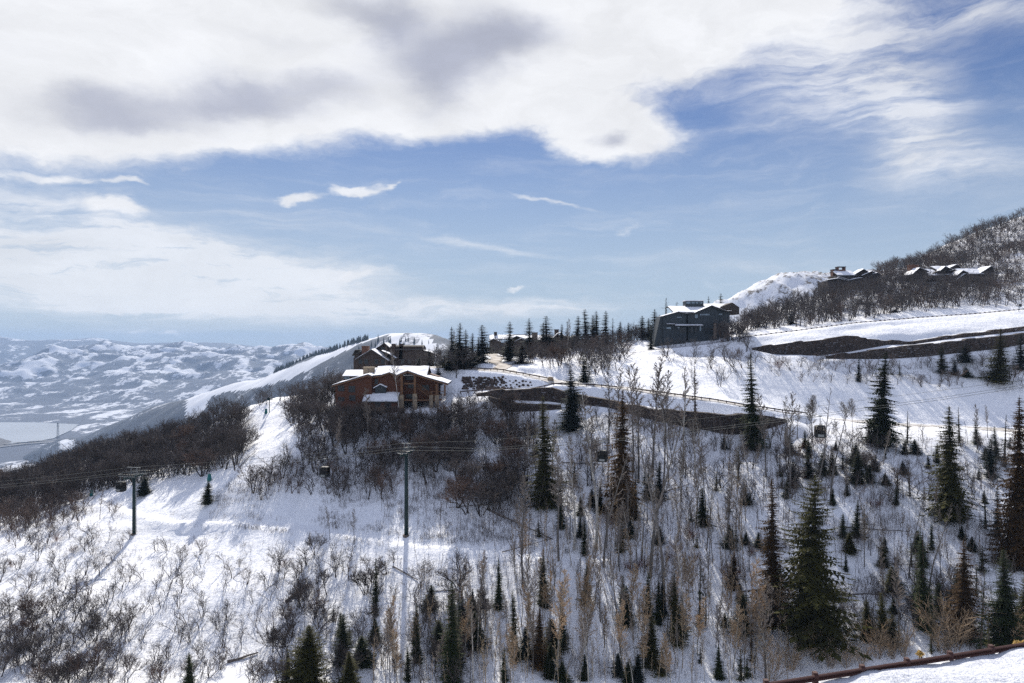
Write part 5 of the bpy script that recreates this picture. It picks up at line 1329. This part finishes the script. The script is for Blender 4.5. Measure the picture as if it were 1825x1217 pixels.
# ---- aspens
def asp(px, base, top, kind, label=None, Y=None, wide=1.0):
    p = hit(px, base)
    if p is None: return
    h = (base-top)/F*p.y; p.z -= .1
    ks = ASP[kind]; k = random.randrange(len(ks))
    put('aspen_tree', p, ks[k], h, random.uniform(0,6.28), wide, 'aspen tree', dict(kind='aspen', col=kind, label=label))
for r in [(1191,858,648,'pale','tall pale aspen with a small crown crossing the retaining wall left of the ragged fir'),(1217,845,655,'pale',None),(1163,850,632,'grey',None),(1178,900,660,'grey',None),(1138,860,648,'grey',None),(1128,840,655,'grey',None),
          (711,742,622,'pale','bare pale aspen in front of the log lodge entry'),(1400,1128,1028,'tan','pale golden aspen in front of the huge broad olive fir'),(1365,850,700,'grey',None),(1409,880,700,'grey',None),(1400,790,705,'grey',None),(1448,790,705,'round',None),(1443,770,712,'round',None),(1507,770,715,'round',None),(1520,770,710,'round',None),
          (1530,800,740,'snag',None),(1455,880,690,'snag',None),(1480,900,720,'snag',None),(1760,780,722,'grey',None),(1741,800,720,'grey',None),(1236,745,655,'grey',None),
          (1075,1010,780,'snag',None),(1158,1030,720,'snag',None),(1185,1075,760,'snag',None),(1062,980,700,'pale',None),(995,1000,790,'grey',None),(1022,980,780,'pale',None),(933,1045,850,'grey',None),
          (1103,1010,900,'grey',None),(1225,1140,950,'pale',None),(1107,1165,950,'snag',None),(940,1155,980,'pale',None),(995,1200,1020,'tan',None),(600,845,740,'grey',None),(655,805,690,'grey',None),(1222,1020,930,'snag',None),(1262,1025,935,'snag',None),
          (1365,1215,1030,'grey',None),(1356,1160,1000,'tan',None),(1345,1200,1080,'grey',None),(1541,1010,910,'grey',None),(1620,1030,890,'snag',None),(1600,1150,1000,'grey',None),(1508,1130,1050,'grey',None),(1655,1060,900,'snag',None),(178,925,868,'grey','slender grey bare tree on the trail edge left of the cabin'),(588,962,900,'grey',None),(632,970,905,'grey',None),
          (800,645,590,'pale',None),(812,650,588,'pale',None),(1010,640,567,'pale',None),(1085,790,650,'grey',None),(1098,800,655,'grey',None),(733,650,598,'grey',None),(686,660,615,'pale',None),(702,664,622,'pale',None),(660,655,610,'grey',None),(1460,560,500,'snag',None)]:
    asp(r[0], r[1], r[2], r[3], r[4])
def aspens(pl, n, hmin, hmax, kinds, mind=1.0):
    for p in scatter(pl, n, mind):
        px, py = proj(p)
        if blocked(p, hmax): continue
        h = random.uniform(hmin, hmax); kd = random.choice(kinds); p.z -= .1
        put('aspen_tree', p, ASP[kd][random.randrange(len(ASP[kd]))], h, random.uniform(0,6.28), random.uniform(.9,1.2), 'aspen tree', dict(kind='aspen', col=kd))
aspens([(930,820),(1300,800),(1340,860),(1330,1000),(1150,1020),(930,960)], 62, 8, 15, ['grey','pale','snag','grey'])
aspens([(830,1110),(1400,1100),(1420,1230),(700,1235),(680,1180)], 74, 7, 12.5, ['tan','tan','pale','grey'], 1.0)
aspens([(860,1000),(1330,1000),(1400,1100),(850,1120)], 46, 6, 12, ['tan','grey','snag','pale'])
aspens([(1400,890),(1600,880),(1820,960),(1800,1090),(1560,1080),(1500,1000)], 36, 4.5, 9, ['grey','snag','grey'])
aspens([(1290,790),(1420,780),(1600,800),(1700,850),(1500,880),(1300,870)], 20, 5, 10, ['grey','snag','pale'])
# thin young stems too many to count, one mass
SAP = []
for i in range(6):
    A, B = aspen(400+i, crown0=.3, nb=14, L0=.13, r=.0095, twigr=.0032, sub=1); A.a = A.a[::2] if False else A.a; A.a += B.a; SAP.append(A.arrays(3))
def sapling_mass(name, groups, m):
    Vs = []; Fs = []; o = 0
    for pl, n, hmin, hmax in groups:
        for p in scatter(pl, n, .45):
            if blocked(p, hmax): continue
            V, Fc = SAP[random.randrange(6)]; a = random.uniform(0,6.28); ca, sa = math.cos(a), math.sin(a); h = random.uniform(hmin, hmax); lx, ly = random.gauss(0,.06), random.gauss(0,.06)
            Vs.append(np.stack([(V[:,0]*ca-V[:,1]*sa+V[:,2]*lx)*h+p.x, (V[:,0]*sa+V[:,1]*ca+V[:,2]*ly)*h+p.y, V[:,2]*h+p.z-.1], 1)); Fs.append(Fc+o); o += len(V)
    ob = fast_mesh(name, np.concatenate(Vs), np.concatenate(Fs), m, smooth=False); tag(ob, kind='stuff')
sapling_mass('sapling_thicket', [([(850,790),(1320,780),(1420,900),(1400,1000),(860,1010)], 230, 3, 10), ([(1250,880),(1640,870),(1820,940),(1820,1120),(1500,1060)], 220, 2.5, 6.5),
    ([(560,1000),(860,990),(860,1230),(520,1230)], 70, 2.5, 6), ([(1300,790),(1825,790),(1825,900),(1300,880)], 150, 2.5, 7), ([(640,820),(860,820),(950,960),(700,980)], 110, 2.5, 6)], mat('sapling_bark', (.17,.14,.12), .9, .4, 2.0))
sapling_mass('pale_sapling_thicket', [([(680,1080),(1420,1060),(1420,1230),(660,1235)], 230, 3.5, 9), ([(950,880),(1330,880),(1330,1080),(950,1060)], 130, 4, 10)], mat('pale_sapling_bark', (.52,.42,.29), .85, .4, 2.0, trans=.4))
def bushes(items, key, nm, cat, lab=None):
    for (px, py, hpx, *l) in items:
        p = hit(px, py)
        if p is None: continue
        h = hpx/F*p.y; p.z -= .05
        put(nm, p, None, h, random.uniform(0,6.28), random.uniform(.9,1.3), cat, dict(kind='bush', col=key, label=l[0] if l else None), whole=BUSH[key][random.randrange(len(BUSH[key]))])
bushes([(x, y, h) for x, y, h in [(1455,1178,58),(1565,1172,62),(1590,1172,44),(1610,1168,50),(1508,1188,50),(1700,1158,84),(1678,1162,55),(1725,1150,40),(1795,1148,60),(1815,1150,50),(1410,1195,50),(1480,1190,40),(1375,1212,55),(1535,1185,30)]], 'tan', 'golden_shrub', 'shrub')
bushes([(x, y, h) for x, y, h in [(1128,1020,24),(1148,1012,18),(1206,985,22),(1186,1000,18),(1230,962,24),(1090,935,22),(1300,1030,22),(1340,990,16),(1418,860,22),(1424,812,24),(1460,790,16),(1560,905,18),(1735,905,18),(1388,655,14),(905,876,18),(100,965,14),(130,985,13),(20,1010,12),(505,1010,16),(1240,1000,18)]], 'red', 'red_brush', 'shrub')
for px, py, hpx in ((395,1125,46),(545,1070,40),(480,1150,44),(520,1100,50)):
    bushes([(px, py, hpx)], 'g', 'leafless_shrub', 'shrub')
# yellow-leaved small shrubs showing over the near guardrail
LEAFY = mat('yellow_leaves', (.50,.34,.12), .7, .3, 6.0, trans=.4)
for px, py, r, Y in ((1640,1165,.11,33),(1818,1150,.27,32)):
    x = (px-CX)/F*Y; z0 = (CY-py)/F*Y; V = []; Fc = []
    for k in range(260):
        c = np.array([x, Y, z0])+np.clip(rng.normal(size=3), -1.6, 1.6)*np.array([.42,.42,.26])*r; o = len(V); V += [c+rng.normal(size=3)*.05 for _ in range(3)]; Fc.append((o,o+1,o+2))
    ob = fast_mesh('yellow_shrub', np.array(V)-np.array([x,Y,z0]), np.array(Fc), LEAFY, smooth=False); ob.location = (x,Y,z0)
    b = MB(); gz0 = RZ-2.8-z0
    for k in range(7): b.tube([(0,0,gz0),(random.gauss(0,.12),random.gauss(0,.12),gz0*.4),(random.gauss(0,.3)*r,random.gauss(0,.3)*r,.1)], [.03,.02,.01], 4)
    b.build('stem', OAKB, ob)
    tag(ob, 'yellow-leaved shrub showing over the near guardrail ' + ('at the photo edge' if px > 1700 else 'beside the golden bare shrubs'), 'shrub')

# ---- fallen logs: two ends in sight, thickness
LOGM = mat('fallen_log_bark', (.17,.14,.12), .9, .4, 2.0, .3)
LOGS = [((868,908),(985,962),.26,'long dark fallen log angled down the slope under the oak tangle'),((880,900),(800,905),.16,'thin fallen log lying level beneath the oak tangle'),((895,985),(985,960),.14,'short fallen stem pointing up to the long dark log'),
        ((995,857),(1038,872),.22,'snow-topped fallen log below the tall olive fir'),((918,765),(945,785),.2,'short pale fallen log above the tall olive fir'),((510,1075),(548,1045),.4,'thick leaning broken log among shrubs'),((405,1182),(460,1165),.3,'fallen trunk with a root mass at the slope foot'),
        ((1180,880),(1230,862),.16,'fallen log beside the tall dark brown fir'),((1500,940),(1620,948),.14,'thin log lying level across the slope'),((1480,1060),(1570,1060),.16,'bent fallen stem right of the huge broad fir'),
        ((1000,825),(1075,828),.16,'fallen stem lying level left of the hanging cabin'),((1105,925),(1180,870),.10,'thin leaning dead stem right of the tall brown fir'),((880,870),(990,800),.11,'leaning dead stem crossing the olive fir'),((700,1010),(745,1035),.16,'dark fallen stem below the near lift tower'),
        ((760,1055),(810,1052),.12,'thin level stem on the lower slope'),((1690,930),(1735,915),.12,'fallen stem beside the tall ragged double-topped fir')]
for (a, b_, r, lab) in LOGS:
    r *= .8
    P = [hit(a[0]+(b_[0]-a[0])*t, a[1]+(b_[1]-a[1])*t) for t in (0,.25,.5,.75,1)]
    if any(q is None for q in P): continue
    lo, hi_ = P[0], P[-1]; base = lo.copy(); N = 7; pts = []
    for i in range(N):
        t = i/(N-1); q = lo.lerp(hi_, t); q.z = max(q.z, float(hz(q.x, q.y)))+r*.75+.10*float(vnoise(np.array(i*.9), np.array(lo.x))); pts.append(q-base)
    b = MB(); b.tube(pts, [r*(1-.55*i/(N-1)) for i in range(N)], 8); o = b.build('fallen_log', LOGM, None, smooth=True, loc=base); tag(o, lab, 'log', 'fallen logs')
    s = MB()
    for i in range(7):
        t = random.uniform(.2,.95); q = pts[int(t*(N-1))]; d = Vector((random.gauss(0,1),random.gauss(0,1),random.uniform(.2,1))).normalized()*random.uniform(.6,1.6); s.tube([q, q+d*.5, q+d+Vector((0,0,.1))], [r*.18,r*.12,.015], 4)
    s.build('branches', LOGM, o)
for i, (p, r) in enumerate(BLD):
    me = bmeshes[i%6]; o = bpy.data.objects.new('boulder', me); C.objects.link(o); o.location = p+Vector((0,0,r*.15)); o.scale = (r, r*.9, r); o.rotation_euler = (random.uniform(-.3,.3), random.uniform(-.3,.3), random.uniform(0,6.28))
    tag(o, 'dark boulder in the riprap between the two guardrails by the lodge', 'boulder', 'riprap boulders below the road bend')

# ---- undergrowth: stems, grass and twigs poking through the snow
def tufts(pl, n, hlo, hhi, k=6, ground=False, r=.017, sp=.5):
    out = []
    xs = [a for a, b in pl]; ys = [b for a, b in pl]; S = []; cnt = 0; tr = 0
    while cnt < n and tr < n*4:
        tr += 1; x = random.uniform(min(xs), max(xs)); y = random.uniform(min(ys), max(ys))
        if not inpoly(x, y, pl): continue
        dens = float(fbm(np.array(x/60.), np.array(y/35.), 3, 4))
        if random.random() > .55+dens*.9: continue
        p = hit(x, y) if not ground else None
        if ground: X = (x-CX)/F*y; p = Vector((X, y, float(hz(X, y))))
        if p is None or inpoly(*proj(p), RUN): continue
        near_trail = False
        for a, b in zip(trail[:-1], trail[1:]):
            d = b.xy-a.xy; t = max(0, min(1, (p.xy-a.xy).dot(d)/d.length_squared))
            if (p.xy-(a.xy+d*t)).length < 1.5: near_trail = True
        if near_trail or (cnt%3 == 0 and not free(p)): continue
        cnt += 1
        for _ in range(k):
            h = random.uniform(hlo, hhi); q = (p.x+random.gauss(0,.35), p.y+random.gauss(0,.35), p.z-.1); a = random.uniform(0,6.28); s = random.uniform(0, sp)*h
            m_ = (q[0]+math.cos(a)*s*.5, q[1]+math.sin(a)*s*.5, q[2]+h*.55); e = (q[0]+math.cos(a)*s, q[1]+math.sin(a)*s, q[2]+h)
            S.append((*q, *m_, r, r*.8)); S.append((*m_, *e, r*.8, r*.4)); a2 = a+random.uniform(-1.5,1.5)
            S.append((*m_, m_[0]+math.cos(a2)*h*.3, m_[1]+math.sin(a2)*h*.3, m_[2]+h*.25, r*.6, r*.4))
    return S
UG = Segs(); UR = Segs()
UG.a += tufts([(0,1000),(250,950),(720,980),(860,1000),(860,1217),(0,1217)], 800, .3, 1.3, 5)
UG.a += tufts([(430,830),(720,800),(950,900),(960,985),(700,975),(480,950),(300,920),(400,870)], 2000, .3, 1.3, 5)
UG.a += tufts([(860,960),(950,780),(1300,780),(1600,770),(1825,790),(1825,1150),(1400,1200),(860,1217)], 2400, .3, 1.6, 6)
UG.a += tufts([(1250,900),(1450,880),(1620,880),(1640,1010),(1400,1010)], 500, .8, 2.6, 4, r=.014, sp=.18)
UG.a += tufts([(860,930),(1320,900),(1400,1217),(700,1217)], 380, 1.0, 3.4, 4, r=.016, sp=.2)
UG.a += tufts([(1340,638),(1825,625),(1825,700),(1500,695)], 420, .3, 1.2, 5)
UG.a += tufts([(0,920),(200,905),(420,950),(250,1010),(0,1010)], 320, .3, 1.1, 5)
UG.a += tufts([(600,760),(860,735),(950,760),(950,900),(760,900),(640,820)], 500, .4, 2.0, 5)
UG.a += tufts([(1330,284),(1760,300),(1830,300),(1830,470),(1600,430),(1330,320)], 900, .4, 1.6, 5, ground=True, r=.02)
UR.a += tufts([(1030,900),(1280,880),(1340,1060),(1060,1040)], 260, .3, 1.2, 5)
UR.a += tufts([(0,940),(200,930),(420,960),(250,1010),(0,1010)], 90, .3, .9, 4)
UR.a += tufts([(1380,840),(1760,850),(1760,960),(1400,980)], 150, .3, 1.2, 4)
v, f = UG.arrays(3); tag(fast_mesh('undergrowth', v, f, mat('undergrowth_stems', (.105,.082,.068), .9, .4, 1.0), smooth=False), kind='stuff')
v, f = UR.arrays(3); tag(fast_mesh('rusty_undergrowth', v, f, mat('rusty_stems', (.21,.095,.055), .9, .4, 1.0, trans=.3), smooth=False), kind='stuff')

# ---- far conifers on the ski mountain: a wood that reads as one mass
FT = Segs()
def ski_ground(x, y): return float(SKI(np.array([x]), np.array([y]))[0]+fbm(np.array([x/170.]), np.array([y/170.]), 4, 5)[0]*9)
rr = np.array(ridge, float)
for k in range(520):
    px = random.uniform(490, 655) if k < 330 else random.uniform(600, 780)
    py = np.interp(px, rr[:,0], rr[:,1]); Y = np.interp(px, rr[:,0], rr[:,2])
    off = random.uniform(-10, 20) if k < 330 else random.uniform(-420, -60)
    if k >= 330 and (px < 660 and off > -200): continue
    x = (px-CX)/F*Y+(off*.2 if k >= 330 else 0); y = Y+off; g = ski_ground(x, y); h = random.uniform(9, 20)
    FT.add((x,y,g-1), (x,y,g+h), h*.17, .2)
v, f = FT.arrays(6); tag(fast_mesh('mountain_firs', v, f, mat('distant_firs', (.03,.042,.036), .9, .3, .1), smooth=False), kind='stuff')

# ---------------------------------------------------------------- labels that single out each tree
LAND = [(60,930,'the brown oak patch at the left edge'),(150,840,'the middle of the ridge oak band'),(330,800,'the upper ridge oak band'),(20,850,'the low end of the ridge oak band'),(180,1020,'the slope under the far lift tower'),(60,1190,'the photo corner at lower left'),(250,1120,'the shrubby lower left slope'),(400,1130,'the uprooted trunk'),(800,820,'the oak tangle'),(880,780,'the tangle above the fallen log'),(560,760,'the oaks under the log lodge'),(1380,560,'the shelf-road thicket'),(1600,545,'the thicket below the upper houses'),(1770,450,'the hilltop brush'),(1130,1180,'the golden aspen grove'),(1075,870,'the fir-ringed cabin'),(724,870,'the near lift tower'),(239,890,'the far lift tower'),(700,700,'the log lodge'),(700,635,'the dark lodge'),(1250,570,'the slate house'),(930,610,'the shingled house'),
        (1120,735,'the long retaining wall'),(1500,625,'the notched terrace wall'),(1750,612,'the lower terrace wall'),(1450,1000,'the huge broad fir'),(1600,1185,'the near guardrail'),(1800,1170,'the near guardrail end'),
        (465,775,'the ski run'),(1076,813,'the cabin among firs'),(1463,770,'the crest cabin'),(579,850,'the middle cabin'),(1525,490,'the twin-chimney house'),(1690,490,'the sprawling house'),
        (1568,720,'the tall crest fir'),(1697,820,'the double-topped fir'),(972,820,'the tall olive fir'),(1110,830,'the tall brown fir'),(1813,860,'the tall edge fir'),(370,880,'the lone spruce by the trail'),
        (806,1130,'the dark spire low on the slope'),(548,1170,'the broad fir at the slope foot'),(337,1190,'the small fir at the lower edge'),(1205,1090,'the olive fir on the aspen slope'),(968,1035,'the fir wrapped in aspen twigs'),
        (670,1045,'the little dark fir below the tower'),(300,940,'the winding trail'),(100,1100,'the open snow at the left edge'),(1645,1030,'the dark spire below the crest'),(861,610,'the dense roadside spruce'),(1344,720,'the tall narrow fir'),(1252,905,'the small dark fir on the aspen slope'),
        (1306,1015,'the brown-tinged young fir'),(1810,545,'the round road sign'),(480,730,'the snow gun'),(1045,580,'the ridge spruces'),(500,1075,'the leaning broken log'),(1640,880,'the open snow below the crest')]
ORD = ['','first','second','third','fourth','fifth','sixth','seventh','eighth','ninth','tenth']
NOUN = {'fir': lambda d: ('broad ' if d['wide'] > .38 else 'slender ' if d['wide'] < .2 else '')+('tall ' if d['hpx'] > 90 else 'small ' if d['hpx'] < 45 else '')+{0:'dark green',1:'olive',2:'rusty brown',3:'blue-green'}[d['mi']]+' fir',
        'oak': lambda d: ('tall ' if d['hpx'] > 52 else 'low ' if d['hpx'] < 38 else '')+('reddish' if d['col'] == 'r' else 'grey')+' bare oak',
        'aspen': lambda d: ('tall ' if d['hpx'] > 100 else 'short ' if d['hpx'] < 60 else '')+{'tan':'golden-twigged aspen','grey':'grey bare aspen','pale':'pale-barked aspen','snag':'thin dead aspen','round':'round-crowned bare aspen'}[d['col']],
        'bush': lambda d: {'tan':'golden leafless shrub','red':'rusty red brush','g':'dense leafless shrub'}[d['col']]}
def side_of(d, L):
    dx = d['px']-L[0]; dy = (d['py']-d['hpx']*.5)-L[1]
    if abs(dx) > abs(dy): return 'left of' if dx < 0 else 'right of'
    return 'above' if dy < 0 else 'below'
GROUPN = {'fir':'firs on the slopes and ridge','oak':'bare oaks on the hillside','aspen':'bare aspens on the slope','bush':'low shrubs on the snow'}
cells = {}
for d in PLACED:
    if d.get('group') is None: d['root']['group'] = GROUPN[d['kind']]
    if d.get('label'): d['root']['label'] = d['label']; continue
    L = min(LAND, key=lambda L: abs(d['px']-L[0])+abs(d['py']-d['hpx']*.5-L[1]))
    key = (NOUN[d['kind']](d), side_of(d, L), L[2]); cells.setdefault(key, []).append(d)
for (noun, side, land), ds in cells.items():
    ds.sort(key=lambda d: d['px']); n = len(ds)
    for i, d in enumerate(ds):
        if n == 1: s = f'{noun} {side} {land}'
        elif i == 0: s = f'leftmost {noun} {side} {land}'
        elif i == n-1: s = f'rightmost {noun} {side} {land}'
        elif n == 3: s = f'middle {noun} of three {side} {land}'
        elif i < min(n/2, 7): s = f'{ORD[i+1]} {noun} from left {side} {land}'
        elif n-i <= 7: s = f'{ORD[n-i]} {noun} from right {side} {land}'
        else: s = f'one of the middle {noun}s {side} {land}'
        if len(s.split()) > 16: s = s.replace('tall ', '', 1) if ' tall ' in ' '+s else s.replace('bare ', '', 1)
        d['root']['label'] = s
